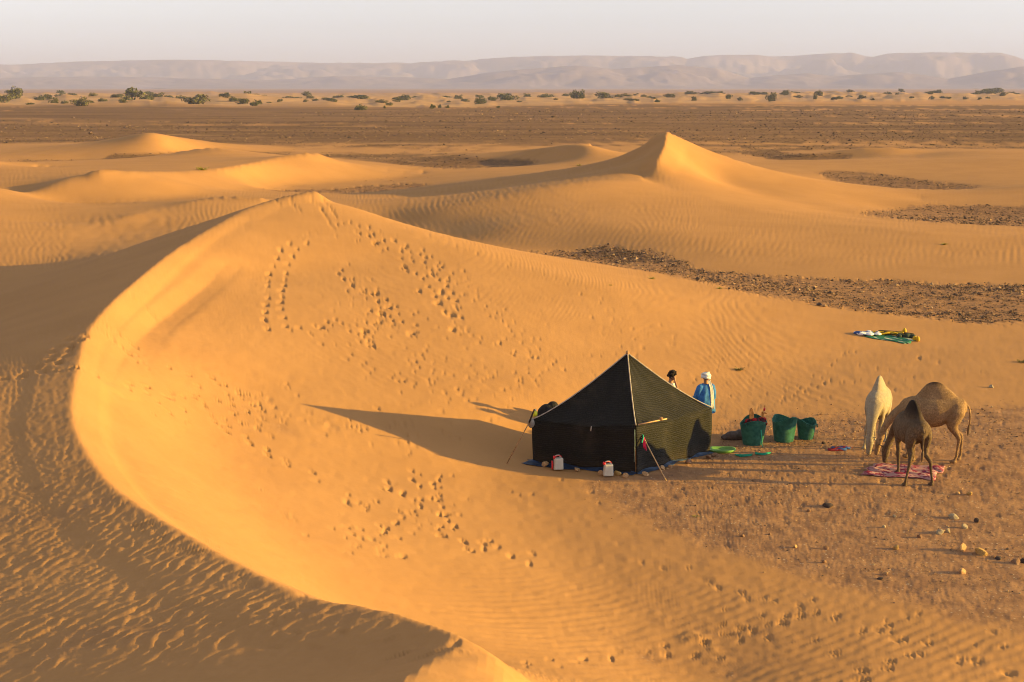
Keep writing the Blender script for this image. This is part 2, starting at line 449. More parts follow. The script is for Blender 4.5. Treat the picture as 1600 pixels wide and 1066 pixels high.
def ripples(x, y, z, zx, zy):
    r = np.hypot(x, y)
    wob = samp(TN, x * 2.2, y * 2.2) * .10
    u, v = x / RC + wob / RC, y / RC + wob / RC * .6
    big = (y < 68) & (x < 26)
    ww = windward(x, y) * (y < 66)
    patch = sstep(-1.0, .9, samp(TN, x * 5 + 90, y * 5))
    patch2 = sstep(-.6, .9, samp(TN, x * 3 + 190, y * 3 + 55))
    # camp plain
    slope = np.hypot(zx, zy)
    pl = sstep(2.2, .35, z) * (1 - ww) * sstep(60, 48, y) * sstep(-2.5, 3, x + (y < 26) * 1.0 + (y - 20) * .05)
    camp = CAMP(x, y)
    pl = pl * (1 - .93 * sstep(.3, .75, camp))
    south = sstep(30, 24, y)
    r0 = samp(RIP[0], u, v)
    h = pl * (r0 + .35 * np.maximum(r0, .3) + .16 * samp(RIP[1], u * 1.3, v * 1.3)) * (.0066 * south + .0003) * (.6 + .4 * patch)
    # facing slope right of the peak
    fs = (1 - ww) * sstep(37, 42, y) * sstep(72, 66, y) * sstep(-7.5, -4.5, x) * sstep(18, 6, x)
    h += fs * samp(RIP[2], u * 1.1, v * 1.1) * .0055 * (.45 + .55 * patch2)
    # windward slope of the big dune
    dn = sstep(34, 17, r)
    shelf = sstep(.2, 1.2, z)
    wx = samp(TS, x * 7, y * 7) * .05; wy = samp(TS, x * 7 + 70, y * 7 + 9) * .05
    coarse = samp(RIP[4], (x + wx) / .03, (y + wy) / .03)
    fine = samp(RIP[5], (x + wx * .5) / .03 + 311, (y + wy * .5) / .03 + 77)
    quiet = sstep(10.2, 13.2, y)
    h += ww * shelf * (coarse * .0100 * dn * (.55 + .45 * patch2) + fine * (.0065 - .002 * dn) * (.45 + .55 * patch) * sstep(60, 40, y)) * (.35 + .65 * quiet)
    # the far dunes
    g3 = sstep(66, 72, y) * sstep(150, 125, r) * sstep(.12, .5, z)
    u3, v3 = x / RC / 2.6, y / RC / 2.6
    p3 = sstep(-.9, .8, samp(TN, x * 1.2, y * 1.2 + 30))
    lee = sstep(.02, .12, -zx * .9 + .25 * -zy * 0)
    h += g3 * samp(RIP[3], u3 * 1.6 + wob * 2, v3 * 1.6) * .0075 * (.3 + .7 * p3) * (1 - .8 * sstep(.03, .14, -zx))
    return h * sstep(.62, .5, slope)

# ------------------------------------------------------------------ footprints (photo pixels of the tracks), written below as data
def along(pts, step, jit=.12, pair=.16, size=(.30, .15), depth=.06, seed=0):
    g = np.random.default_rng(seed)
    w_ = np.array([hit(*p)[:2] for p in pts])
    s = np.r_[0, np.cumsum(np.hypot(*np.diff(w_, axis=0).T))]
    out = []; d = 0; side = 1
    while d < s[-1]:
        x = np.interp(d, s, w_[:, 0]); y = np.interp(d, s, w_[:, 1])
        x2 = np.interp(d + .3, s, w_[:, 0]); y2 = np.interp(d + .3, s, w_[:, 1])
        if d + .3 > s[-1]: x2, y2 = x + dxy[0], y + dxy[1]
        dxy = np.array([x2 - x, y2 - y]); a = math.atan2(dxy[1], dxy[0])
        nx, ny = -math.sin(a), math.cos(a)
        q = g.normal(0, jit, 2)
        out.append((x + nx * pair * side + q[0], y + ny * pair * side + q[1], a + g.normal(0, .25),
                    size[0] * g.uniform(.75, 1.25), size[1] * g.uniform(.8, 1.3), depth * g.uniform(.6, 1.3)))
        d += step * .66 * g.uniform(.8, 1.2); side = -side
    return out
def spots(pts, size=(.3, .18), depth=.06, ang=0., seed=0):
    g = np.random.default_rng(seed); out = []
    for p in pts:
        h_ = hit(p[0], p[1]); k = p[2] if len(p) > 2 else 1.0
        out.append((h_[0], h_[1], ang + g.normal(0, .5), size[0] * k * g.uniform(.8, 1.2), size[1] * k * g.uniform(.8, 1.2), depth * k))
    return out
def cloud(c, sx, sy, n, size=(.22, .14), depth=.04, seed=0):
    g = np.random.default_rng(seed)
    return spots([(c[0] + g.normal(0, sx), c[1] + g.normal(0, sy), g.uniform(.5, 1.2)) for _ in range(n)], size, depth, seed=seed + 1)
FEET = []
# left loop of double prints under the peak
FEET += along([(468,378),(450,390),(436,412),(430,440),(427,470),(424,500),(432,520)], .86, .04, .27, (.40, .28), .12, 1)
FEET += along([(505,362),(485,365),(470,376)], .5, .05, .1, (.25, .15), .04, 2)
# big track down from the peak
FEET += along([(520,345),(560,352),(590,375),(620,392),(650,412),(672,440),(690,460),(700,482),(705,500)], .62, .22, .35, (.38, .26), .10, 3)
FEET += along([(535,372),(590,368),(640,385),(690,415),(720,432)], .8, .2, .25, (.32, .2), .07, 4)
FEET += along([(705,500),(735,520),(760,530),(780,545),(830,560),(870,565)], .42, .25, .3, (.3, .2), .06, 5)
FEET += along([(515,425),(545,438),(560,450),(585,462),(600,480),(605,495),(595,510)], .4, .22, .2, (.34, .22), .08, 6)
FEET += along([(460,520),(490,512),(515,503),(545,505),(565,520),(575,545)], .4, .18, .2, (.3, .2), .065, 7)
FEET += along([(595,505),(625,515),(650,525)], .4, .22, .2, (.32, .22), .07, 8)
FEET += along([(500,540),(540,555),(580,578),(600,590)], .6, .12, .15, (.34, .16), .05, 9)
FEET += along([(640,545),(670,555),(678,580),(665,600),(650,615)], .4, .25, .2, (.26, .16), .045, 10)
FEET += along([(700,612),(715,622),(735,630),(760,640),(790,650)], .4, .2, .25, (.28, .2), .05, 11)
FEET += along([(740,610),(780,606),(820,598),(835,588),(850,575)], .5, .2, .2, (.26, .16), .045, 12)
FEET += along([(715,430),(735,450),(775,475),(800,505),(830,530)], 1.0, .15, .12, (.26, .16), .045, 13)
FEET += along([(600,345),(680,372),(760,400),(850,430),(905,450),(950,478),(940,500),(935,520)], 1.0, .2, .15, (.3, .17), .05, 14)
FEET += along([(985,500),(1020,510),(1060,530),(1000,545),(960,560)], .7, .3, .2, (.25, .15), .04, 15)
FEET += spots([(664,365,1.1),(574,370,1),(587,380,1),(605,388,1),(626,393,.9),(643,402,.9),(661,409,1),(630,419,1.3),(672,428,1),(684,437,1),(696,448,1.1),(688,458,1.2),(652,456,1.2),(709,470,1.3),(684,475,1.3),(702,492,1.9),(706,515,1.2),(689,416,1.3),(581,459,1.4),(601,468,1.2),(606,480,1.4),(594,490,1.7),(499,512,1.2),(568,517,1.5),(641,520,1.3),(580,540,1.2)], (.34, .25), .11, .6, 16)
# old slide marks running down the slip face
for i_, pl_ in enumerate(([(150,512),(175,530),(205,556)], [(160,506),(190,525),(215,545)], [(205,460),(225,480),(245,500)], [(440,306),(455,318),(470,332)], [(480,305),(500,325),(512,345),(520,360)], [(500,303),(515,322),(525,340)], [(430,312),(440,322)])):
    FEET += along(pl_, .28, .03, .02, (.34, .16), .045, 60 + i_)
# lower left tracks from the crest into the bowl
FEET += along([(204,552),(212,564),(221,572)], .45, .04, .1, (.22, .14), .05, 17)
FEET += along([(165,594),(200,600),(226,610),(260,617),(285,616),(313,625),(345,640),(365,655),(400,665),(430,678)], .7, .12, .16, (.32, .17), .06, 18)
FEET += along([(268,580),(295,585),(320,590),(338,596),(360,607),(385,615),(410,635),(435,642),(478,650)], .62, .1, .14, (.34, .16), .06, 19)
FEET += along([(345,665),(365,675),(395,690),(415,705),(425,712),(450,722),(470,735),(500,748)], .62, .05, .17, (.38, .18), .085, 20)
FEET += along([(340,620),(370,632),(400,640),(430,660),(470,662)], .5, .2, .2, (.28, .15), .05, 21)
FEET += cloud((420, 650), 30, 14, 26, (.26, .15), .045, 22)
# tracks inside the tent's shadow
FEET += cloud((640, 672), 60, 13, 34, (.34, .15), .06, 23)
# lower centre
FEET += along([(585,752),(605,760),(625,765),(640,775),(645,778)], .4, .12, .16, (.36, .16), .07, 24)
FEET += along([(665,740),(660,755),(655,770),(660,782),(680,795),(668,805),(678,812),(690,822),(705,833)], .3, .12, .3, (.26, .16), .08, 25)
FEET += along([(690,832),(720,848),(745,860),(780,850),(805,870),(795,875)], .5, .12, .2, (.34, .18), .075, 26)
FEET += along([(530,825),(555,830),(575,842),(590,850),(620,862),(560,862),(535,858)], .4, .12, .2, (.34, .17), .06, 27)
FEET += along([(545,775),(562,795),(578,790),(632,810),(600,824),(575,830)], .8, .1, .1, (.3, .16), .07, 28)
FEET += cloud((700, 790), 28, 22, 14, (.22, .12), .05, 29)
FEET += along([(790,770),(810,775),(830,775)], .5, .05, .06, (.2, .12), .03, 30)
# right foreground
FEET += along([(1105,915),(1135,922),(1190,940),(1215,938),(1250,955),(1220,962),(1185,972),(1160,985),(1120,992)], .55, .08, .12, (.26, .14), .05, 31)
FEET += along([(1090,1005),(1040,1010),(1010,1018),(930,1025),(860,1038),(800,1040)], .75, .07, .12, (.3, .15), .055, 32)
FEET += spots([(1410,1000,.9),(1445,1005,1),(1435,1022,1),(1420,1025,1),(1388,1035,1.2),(1385,1045,1),(1345,1050,1.3),(1345,1063,1.2),(1520,1034,1.5),(1570,1052,1.6),(1500,1030,.8),(1305,965,.8),(1345,987,.9),(1300,968,.7),(1395,1000,1)], (.27, .15), .065, -.3, 33)
FEET += along([(600,940),(690,960),(790,945)], 3, .1, .1, (.1, .08), .01, 34)
# scattered small prints on the plain right and behind the tent
FEET += cloud((1330, 590), 90, 22, 70, (.2, .12), .032, 35)
FEET += cloud((1230, 600), 50, 25, 30, (.2, .12), .03, 36)
FEET += along([(1180,640),(1230,622),(1270,605),(1290,590),(1310,560),(1330,545)], .5, .1, .1, (.2, .12), .035, 37)
FEET += along([(1060,600),(1095,590),(1130,560),(1165,545)], .8, .1, .1, (.2, .12), .035, 38)
FEET += cloud((900, 560), 60, 16, 30, (.2, .12), .03, 39)
FEET += along([(1005,880),(1050,890),(1075,885)], .5, .1, .1, (.22, .12), .04, 40)
# windward side: short climb to the crest, and prints near the bottom crest
FEET += along([(50,585),(75,570),(85,560),(95,548),(110,535),(128,523)], .55, .05, .18, (.46, .30), .17, 41)
FEET += along([(5,593),(50,585),(85,580),(118,576)], .55, .06, .10, (.42, .26), .13, 42)
FEET += along([(450,935),(475,955),(440,980),(470,995),(500,990),(520,1010),(560,1010),(600,1000),(640,985)], .5, .1, .1, (.34, .12), .035, 43)
FEET += along([(660,1015),(640,1030),(600,1040)], .4, .1, .1, (.36, .14), .04, 44)
FEET += cloud((510, 330), 14, 8, 10, (.3, .14), .05, 45)
FEET += cloud((560, 480), 48, 32, 45, (.26, .15), .05, 81) + cloud((700, 520), 60, 48, 60, (.24, .15), .045, 82)
FEET += cloud((630, 800), 60, 28, 30, (.28, .14), .05, 83) + cloud((340, 635), 62, 22, 40, (.28, .14), .05, 84)
FEET += cloud((760, 590), 60, 28, 50, (.24, .14), .045, 85) + cloud((1340, 985), 130, 30, 26, (.24, .13), .05, 86)
FEET += cloud((1010, 540), 80, 22, 36, (.22, .13), .04, 87) + cloud((1260, 760), 170, 34, 120, (.2, .16), .05, 88) + cloud((1440, 690), 90, 40, 90, (.26, .2), .07, 89)
FEET += along([(560, 352), (610, 372), (655, 400), (690, 430), (735, 462), (780, 500), (830, 545), (880, 580)], .8, .1, .14, (.28, .17), .06, 90)
FEET += along([(1045, 1030), (1110, 1012), (1180, 990), (1250, 965), (1300, 950)], .8, .08, .12, (.28, .15), .06, 91)

# ------------------------------------------------------------------ the ground: one sheet, finer where it is seen closer
az_f = np.arange(-23.0, 23.001, 46 / 1180)
m_ = []; a_, s_ = 23.0, 46 / 1180
while a_ < 180:
    s_ = min(s_ * 1.28, 6); a_ += s_; m_.append(min(a_, 180.0))
az = np.r_[-np.array(m_[::-1]), az_f, np.array(m_)]
NR = 800
rs = np.geomspace(.5, 58000, 1300)
ac = az[::10]; ac = np.r_[ac, az[-1]]
XC = rs[:, None] * np.sin(np.radians(ac))[None]; YC = rs[:, None] * np.cos(np.radians(ac))[None]
ZC = base(XC, YC)
ang = (ZC - CAM_Z) / rs[:, None]
dsy = np.abs(np.diff(ang, axis=0)) * 1408
dlr = np.diff(np.log(rs))[:, None]
vis = (rs[1:, None] > 7.5)
met = np.sqrt(dsy ** 2 * np.where(vis, 1, .02) + (dlr * 34) ** 2) * np.where(rs[1:, None] > 2600, .35, 1)
met = np.minimum(met, dlr * 400)
ker = 5
mp = np.pad(met, ((0, 0), (ker, ker)), mode='edge')
met = sum(mp[:, i:i + met.shape[1]] for i in range(2 * ker + 1)) / (2 * ker + 1)
cum = np.vstack([np.zeros((1, met.shape[1])), np.cumsum(met, 0)])
RR = np.empty((NR, len(ac)))
for j in range(len(ac)):
    RR[:, j] = np.exp(np.interp(np.linspace(0, cum[-1, j], NR), cum[:, j], np.log(rs)))
RG = np.empty((NR, len(az)))
for i in range(NR): RG[i] = np.interp(az, ac, RR[i])
A_ = np.radians(az)[None]
GX, GY = RG * np.sin(A_), RG * np.cos(A_)
GZ = base(GX, GY)
e_ = .2
ZX = (base(GX + e_, GY) - base(GX - e_, GY)) / (2 * e_); ZY = (base(GX, GY + e_) - base(GX, GY - e_)) / (2 * e_)
ROCK = rocky(GX, GY, GZ)
CAMPM = sstep(.2, .85, CAMP(GX, GY) + .12 * samp(TN, GX * 4, GY * 4) + .14 * samp(TS, GX * 3.1, GY * 3.1) + .05 * samp(TF, GX * 9, GY * 9)) * sstep(70, 50, GY)
TRODM = sstep(.25, .7, TROD(GX, GY) + .2 * samp(TS, GX * 4, GY * 4)) * sstep(70, 50, GY)
RRr = np.hypot(GX, GY)
band = scrub_band(GX, GY)
Z = GZ + ripples(GX, GY, GZ, ZX, ZY) * (1 - np.clip(ROCK * 1.3, 0, 1))
nearm = sstep(90, 40, RRr)
Z += nearm * samp(TN, GX * 3, GY * 3) * .012
# little steps of slumped sand along the crest, so that it is not a ruled line
Z += samp(TF, GX * 8, GY * 8) * .004 * nearm
# ground that was trodden round the camp: clods, dents, hoof marks
Z += CAMPM * (samp(TF, GX * 19, GY * 19) * .0045 + samp(TS, GX * 8, GY * 8) * .003)
Z += TRODM * sstep(-1, 1.2, samp(TN, GX * 4, GY * 4 + 20)) * 1.7 * (np.abs(samp(TF, GX * 6 + 50, GY * 6)) * -.013 + samp(TF, GX * 15, GY * 15) * .008 + samp(TS, GX * 9, GY * 9) * .012)
rk = ROCK * sstep(20, 60, RRr)
Z += rk * samp(TF, GX * 3, GY * 3) * .02 * sstep(400, 100, RRr)
# hummocks of the far scrub belt and swells beyond
hum = np.maximum(samp(TS, GX * .11, GY * .16), -.2) + .5 * np.maximum(samp(TF, GX * .06, GY * .08), 0)
Z += band * (hum * 1.4 + .5) 
Z += sstep(200, 600, RRr) * sstep(5000, 2000, RRr) * samp(TN, GX * .06, GY * .06) * .35
CROWN = ((samp(TS, GX * 1.3 + 9, GY * 1.3)) + 2) / 4
def prints():
    rmid = RG
    for (x, y, a, L, Wd, D) in FEET:
        L *= .92; Wd *= .86; D *= .52
        r = math.hypot(x, y); t = math.degrees(math.atan2(x, y))
        q = .55
        j0 = np.searchsorted(az, t - math.degrees(q / r)); j1 = np.searchsorted(az, t + math.degrees(q / r)) + 1
        jm = min((j0 + j1) // 2, len(az) - 1)
        i0 = np.searchsorted(RG[:, jm], r - q * 1.3); i1 = np.searchsorted(RG[:, jm], r + q * 1.3) + 1
        X, Y = GX[i0:i1, j0:j1], GY[i0:i1, j0:j1]
        u = (X - x) * math.cos(a) + (Y - y) * math.sin(a); v = -(X - x) * math.sin(a) + (Y - y) * math.cos(a)
        d = np.sqrt((u / (L / 2)) ** 2 + (v / (Wd / 2)) ** 2)
        Z[i0:i1, j0:j1] += -D * 1.1 * np.exp(-(d / .98) ** 7) * (.1 + .9 * sstep(-1.2, 1.0, (X - x) / (.5 * math.hypot(L * math.cos(a), Wd * math.sin(a)))))
prints()
nc = len(az)
V = np.stack([GX, GY, Z], -1).reshape(-1, 3)
idx = np.arange(NR * nc).reshape(NR, nc)
F = np.stack([idx[:-1, :-1], idx[:-1, 1:], idx[1:, 1:], idx[1:, :-1]], -1).reshape(-1, 4)[:, ::-1]

# ------------------------------------------------------------------ ground material
sand_m, t, b = new_mat('desert_sand', (.5, .3, .15), 1.0, .05)
g = N(t)
at = g.attr('cover'); sep = g.n('ShaderNodeSeparateColor'); t.links.new(at.outputs['Color'], sep.inputs[0])
rock_a, camp_a, band_a = sep.outputs[0], sep.outputs[1], sep.outputs[2]
pos = g.pos()
sand = g.mix(g.rng(g.noise(.35, 5, .55, pos), .3, .7), (.395, .208, .084), (.43, .228, .092))
sand = g.mix(g.math('MULTIPLY', g.rng(g.noise(9, 5, .7, pos), .45, .75), .35), sand, (.36, .185, .075))
dirt = g.mix(g.rng(g.noise(1.6, 6, .65, pos), .35, .65), (.25, .135, .075), (.36, .198, .10))
dirt = g.mix(g.math('MULTIPLY', g.rng(g.noise(.9, 5, .7, pos), .5, .68), .6), dirt, (.19, .105, .062))
dirt = g.mix(g.rng(g.noise(22, 4, .7, pos), .52, .7), dirt, (.22, .12, .065))
spk = g.n('ShaderNodeTexVoronoi'); g.set(spk.inputs['Vector'], pos); g.set(spk.inputs['Scale'], 9.0)
dirt = g.mix(g.math('MULTIPLY', g.rng(spk.outputs['Distance'], .22, .12), .85), dirt, g.mix(g.rng(g.noise(3, 2, .5, pos), .4, .6), (.11, .07, .045), (.50, .38, .26)))
farpos = g.scale(pos, (.012, .05, 1))
reg = g.mix(g.rng(g.noise(1.0, 6, .6, farpos), .35, .68), (.15, .085, .045), (.25, .14, .07))
reg = g.mix(g.rng(g.noise(1.3, 6, .75, pos), .45, .7), reg, (.085, .054, .034))
reg = g.mix(g.rng(g.noise(3.2, 5, .6, g.scale(pos, (.006, .02, 1))), .56, .72), reg, (.32, .185, .09))
c = g.mix(camp_a, sand, dirt)
rd = g.n('ShaderNodeVectorMath', operation='LENGTH'); t.links.new(pos, rd.inputs[0])
reg = g.mix(g.rng(rd.outputs['Value'], 100, 230), g.mix(g.rng(g.noise(2.2, 5, .7, pos), .4, .62), (.33, .18, .09), (.21, .12, .07)), reg)
c = g.mix(rock_a, c, reg)
bandc = g.mix(g.rng(g.noise(1.0, 5, .6, g.scale(pos, (.02, .03, 1))), .4, .6), (.36, .215, .115), (.43, .26, .13))
c = g.mix(band_a, c, bandc)
far_a = at.outputs['Alpha']
c = g.mix(far_a, c, g.mix(g.rng(g.noise(1.0, 5, .6, g.scale(pos, (.0006, .003, 1))), .4, .6), (.26, .16, .12), (.32, .20, .15)))
t.links.new(c, b.inputs['Base Color'])
grain = g.noise(60, 3, .7, pos)
lump = g.noise(7, 5, .65, pos)
hgt = g.math('ADD', g.math('MULTIPLY', grain, .0012), g.math('MULTIPLY', g.math('MULTIPLY', lump, g.math('ADD', g.math('MULTIPLY', camp_a, .018), g.math('MULTIPLY', rock_a, .10))), 1.0))
t.links.new(g.bump(hgt, 1.0), b.inputs['Normal'])
ground = big_mesh('ground', V, F, [sand_m])
tag(ground, kind='structure')
far_m = sstep(1500, 2600, RRr)
ca = ground.data.color_attributes.new('cover', 'FLOAT_COLOR', 'POINT')
ca.data.foreach_set('color', np.stack([ROCK * (1 - band), CAMPM, band * (1 - far_m), far_m], -1).astype(np.float32).ravel())

# ------------------------------------------------------------------ far mountains
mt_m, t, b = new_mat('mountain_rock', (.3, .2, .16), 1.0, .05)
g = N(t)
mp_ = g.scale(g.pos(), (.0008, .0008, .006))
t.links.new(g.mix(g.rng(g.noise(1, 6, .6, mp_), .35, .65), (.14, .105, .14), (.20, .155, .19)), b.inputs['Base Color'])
def ridge(name, prof, r0, depth, rough, seed):
    ax = np.radians(np.linspace(-34, 34, 900)); nd = 60
    pr = np.array(prof, float)
    px = 800 + FPX * np.tan(ax) / cp_ * 1.0
    top = np.interp(px, pr[:, 0], pr[:, 1])
    el = np.arctan((533 - top) / FPX) - R(PITCH)
    hz = CAM_Z + np.tan(el) * (r0 + depth * .6) / np.cos(ax)
    tn = noise_tile(512, 1.6, seed, 4)
    tt = np.linspace(0, 1, nd)[:, None]
    rr = (r0 + depth * tt) / np.cos(ax)[None]
    X, Y = rr * np.sin(ax), rr * np.cos(ax)
    n1 = samp(tn, X * .03, Y * .03); n2 = 1 - np.abs(samp(tn, X * .055 + 99, Y * .055))
    n3 = 1 - np.abs(samp(tn, X * .08 + 9, Y * .08 + 40))
    env = sstep(0, .58, tt + .07 * n1) ** 1.0 * sstep(1.0, .62, tt)
    gull = (.32 * n2 + .14 * n3) * rough * 2.2 * env * (1 - env)
    Zm = hz[None] * np.clip(env - gull * .55, 0, 1) * (1 + .02 * n1 * env)
    Zm = Zm - 4 * (1 - sstep(0, .06, tt))
    VV = np.stack([X, Y, Zm], -1).reshape(-1, 3)
    ii = np.arange(nd * len(ax)).reshape(nd, len(ax))
    FF = np.stack([ii[:-1, :-1], ii[:-1, 1:], ii[1:, 1:], ii[1:, :-1]], -1).reshape(-1, 4)[:, ::-1]
    o = big_mesh(name, VV, FF, [mt_m]); tag(o, kind='structure')
    return o
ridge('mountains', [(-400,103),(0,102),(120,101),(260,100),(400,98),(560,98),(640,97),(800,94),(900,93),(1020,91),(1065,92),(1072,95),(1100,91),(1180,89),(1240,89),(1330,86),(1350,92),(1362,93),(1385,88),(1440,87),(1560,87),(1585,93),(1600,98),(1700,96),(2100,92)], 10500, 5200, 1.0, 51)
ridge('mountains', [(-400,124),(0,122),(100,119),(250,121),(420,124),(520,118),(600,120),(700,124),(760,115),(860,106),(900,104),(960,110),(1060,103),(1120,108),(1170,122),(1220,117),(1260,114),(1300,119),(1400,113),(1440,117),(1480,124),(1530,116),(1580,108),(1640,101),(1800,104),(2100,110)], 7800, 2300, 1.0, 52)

# ------------------------------------------------------------------ haze: one box of thin pale air
def box_mesh(name, x0, x1, y0, y1, z0, z1):
    Vv = [(x, y, z) for z in (z0, z1) for y in (y0, y1) for x in (x0, x1)]
    Ff = [(0, 2, 3, 1), (4, 5, 7, 6), (0, 1, 5, 4), (2, 6, 7, 3), (0, 4, 6, 2), (1, 3, 7, 5)]
    return mesh_obj(name, Vv, Ff, smooth=False)
hz = box_mesh('haze', -62000, 62000, -62000, 62000, -12, 300)
hm = bpy.data.materials.new('pale_air'); hm.use_nodes = True
ht = hm.node_tree; ht.nodes.clear()
ho = ht.nodes.new('ShaderNodeOutputMaterial'); hv = ht.nodes.new('ShaderNodeVolumePrincipled')
hv.inputs['Color'].default_value = (.50, .55, 1.0, 1)
hv.inputs['Density'].default_value = 1.0e-4
hv.inputs['Anisotropy'].default_value = 0.0
ht.links.new(hv.outputs[0], ho.inputs['Volume'])
hz.data.materials.append(hm)
tag(hz, kind='stuff')

# ------------------------------------------------------------------ how high the finished ground lies at a place
def ground_z(x, y):
    t = math.degrees(math.atan2(x, y)); r = math.hypot(x, y)
    j = int(np.clip(np.searchsorted(az, t), 1, len(az) - 1))
    k = (t - az[j - 1]) / (az[j] - az[j - 1])
    a0 = np.interp(r, RG[:, j - 1], Z[:, j - 1]); a1 = np.interp(r, RG[:, j], Z[:, j])
    return float(a0 * (1 - k) + a1 * k)
def at(px, py):                                   # place on the ground seen at a photo pixel
    h_ = hit(px, py, 3000)
    return Vector((h_[0], h_[1], ground_z(h_[0], h_[1])))

# ------------------------------------------------------------------ shape helpers
def loft(Vs, Fs, pts, n=14, up=(0, 0, 1), cap=True):
    """pts: (x, y, z, half width, half height); adds an elliptical tube to the lists"""
    b0 = len(Vs); P_ = [Vector(p[:3]) for p in pts]
    u = Vector(up)
    for i, p in enumerate(pts):
        d = (P_[min(i + 1, len(P_) - 1)] - P_[max(i - 1, 0)]).normalized()
        uu = u if abs(d.dot(u)) < .93 else Vector((1, 0, 0))
        s = d.cross(uu).normalized(); v = s.cross(d).normalized()
        for k in range(n):
            a = 2 * math.pi * k / n
            Vs.append(P_[i] + s * math.cos(a) * p[3] + v * math.sin(a) * p[4])
    for i in range(len(pts) - 1):
        for k in range(n):
            Fs.append((b0 + i * n + k, b0 + i * n + (k + 1) % n, b0 + (i + 1) * n + (k + 1) % n, b0 + (i + 1) * n + k))
    if cap:
        Fs.append(tuple(b0 + k for k in range(n))[::-1]); Fs.append(tuple(b0 + (len(pts) - 1) * n + k for k in range(n)))
def ball(Vs, Fs, c, r, n=12, m=8):
    c = Vector(c); b0 = len(Vs); rx, ry, rz = r if isinstance(r, (tuple, list)) else (r, r, r)
    for i in range(1, m):
        th = math.pi * i / m
        for k in range(n):
            a = 2 * math.pi * k / n
            Vs.append(c + Vector((rx * math.sin(th) * math.cos(a), ry * math.sin(th) * math.sin(a), rz * math.cos(th))))
    for i in range(m - 2):
        for k in range(n):
            Fs.append((b0 + i * n + k, b0 + (i + 1) * n + k, b0 + (i + 1) * n + (k + 1) % n, b0 + i * n + (k + 1) % n))
    Fs.append(tuple(b0 + k for k in range(n))); Fs.append(tuple(b0 + (m - 2) * n + k for k in range(n))[::-1])
def fused(name, Vs, Fs, voxel, smooth, mat, parent=None):
    """one continuous skin over overlapping volumes"""
    me = bpy.data.meshes.new('tmp'); me.from_pydata([tuple(v) for v in Vs], [], Fs)
    bm = bmesh.new(); bm.from_mesh(me); bmesh.ops.recalc_face_normals(bm, faces=bm.faces); bm.to_mesh(me); bm.free()
    o = bpy.data.objects.new('tmp', me); col.objects.link(o)
    md = o.modifiers.new('r', 'REMESH'); md.mode = 'VOXEL'; md.voxel_size = voxel
    sm = o.modifiers.new('s', 'SMOOTH'); sm.iterations = smooth; sm.factor = .5
    dg = bpy.context.evaluated_depsgraph_get()
    out = bpy.data.meshes.new_from_object(o.evaluated_get(dg))
    bpy.data.objects.remove(o); bpy.data.meshes.remove(me)
    out.name = name; out.materials.clear(); out.materials.append(mat)
    out.polygons.foreach_set('use_smooth', [True] * len(out.polygons))
    q = bpy.data.objects.new(name, out); col.objects.link(q)
    if parent: q.parent = parent
    return q
def tube(name, pts, r, mat, parent=None, n=8, r2=None):
    Vs, Fs = [], []; m = len(pts)
    loft(Vs, Fs, [(*p, r + ((r2 or r) - r) * i / (m - 1), r + ((r2 or r) - r) * i / (m - 1)) for i, p in enumerate(pts)], n)
    return mesh_obj(name, Vs, Fs, mat, parent)
def curve3(pts, k=6):
    return [tuple(p) for p in spline(pts, max(1e-3, np.linalg.norm(np.subtract(pts[0], pts[-1])) / (k * len(pts))))]
def rock_mesh(seed, flat=.7, n=2):
    g_ = random.Random(seed); bm = bmesh.new(); bmesh.ops.create_icosphere(bm, subdivisions=n, radius=1)
    planes = [Vector((g_.gauss(0, 1), g_.gauss(0, 1), g_.gauss(0, .8))).normalized() for _ in range(7)]
    for v in bm.verts:
        p = v.co.copy()
        for q in planes:
            d = p.dot(q)
            if d > .58: p -= q * (d - .58) * .95
        p.z *= flat; p *= 1 + g_.uniform(-.04, .04)
        v.co = p
    me = bpy.data.meshes.new('rock'); bm.to_mesh(me); bm.free()
    return me

# ------------------------------------------------------------------ camels
def fur(name, c1, c2, hump=None, curl=30.):
    m, t, b = new_mat(name, c1, .9, .12); g = N(t); o_ = g.obj()
    f = g.noise(curl, 4, .65, o_, 1.2)
    c = g.mix(g.rng(f, .35, .65), c2, c1)
    c = g.mix(g.rng(g.noise(3.5, 3, .5, o_), .38, .62), g.mix(.45, c, c2), c)
    if hump:
        sx = g.n('ShaderNodeSeparateXYZ'); t.links.new(o_, sx.inputs[0])
        zz = g.math('ADD', sx.outputs['Z'], g.math('MULTIPLY', g.noise(9, 3, .6, o_), .12))
        c = g.mix(g.rng(zz, hump[0], hump[1]), c, hump[2])
    t.links.new(c, b.inputs['Base Color'])
    t.links.new(g.bump(f, .012), b.inputs['Normal'])
    return m
fur_white = fur('pale_camel_hair', (.38, .31, .215), (.25, .20, .14))
fur_brown = fur('brown_camel_hair', (.36, .225, .115), (.16, .095, .05), (1.95, 2.08, (.045, .025, .018)), 34)
fur_dark = fur('dark_camel_hair', (.17, .115, .07), (.075, .05, .032), (1.50, 1.95, (.02, .013, .01)), 26)
eye_m = simple_mat('dark_eye', (.01, .008, .006), .2, spec=.6)
tail_m = simple_mat('tail_hair', (.14, .09, .055), .9)
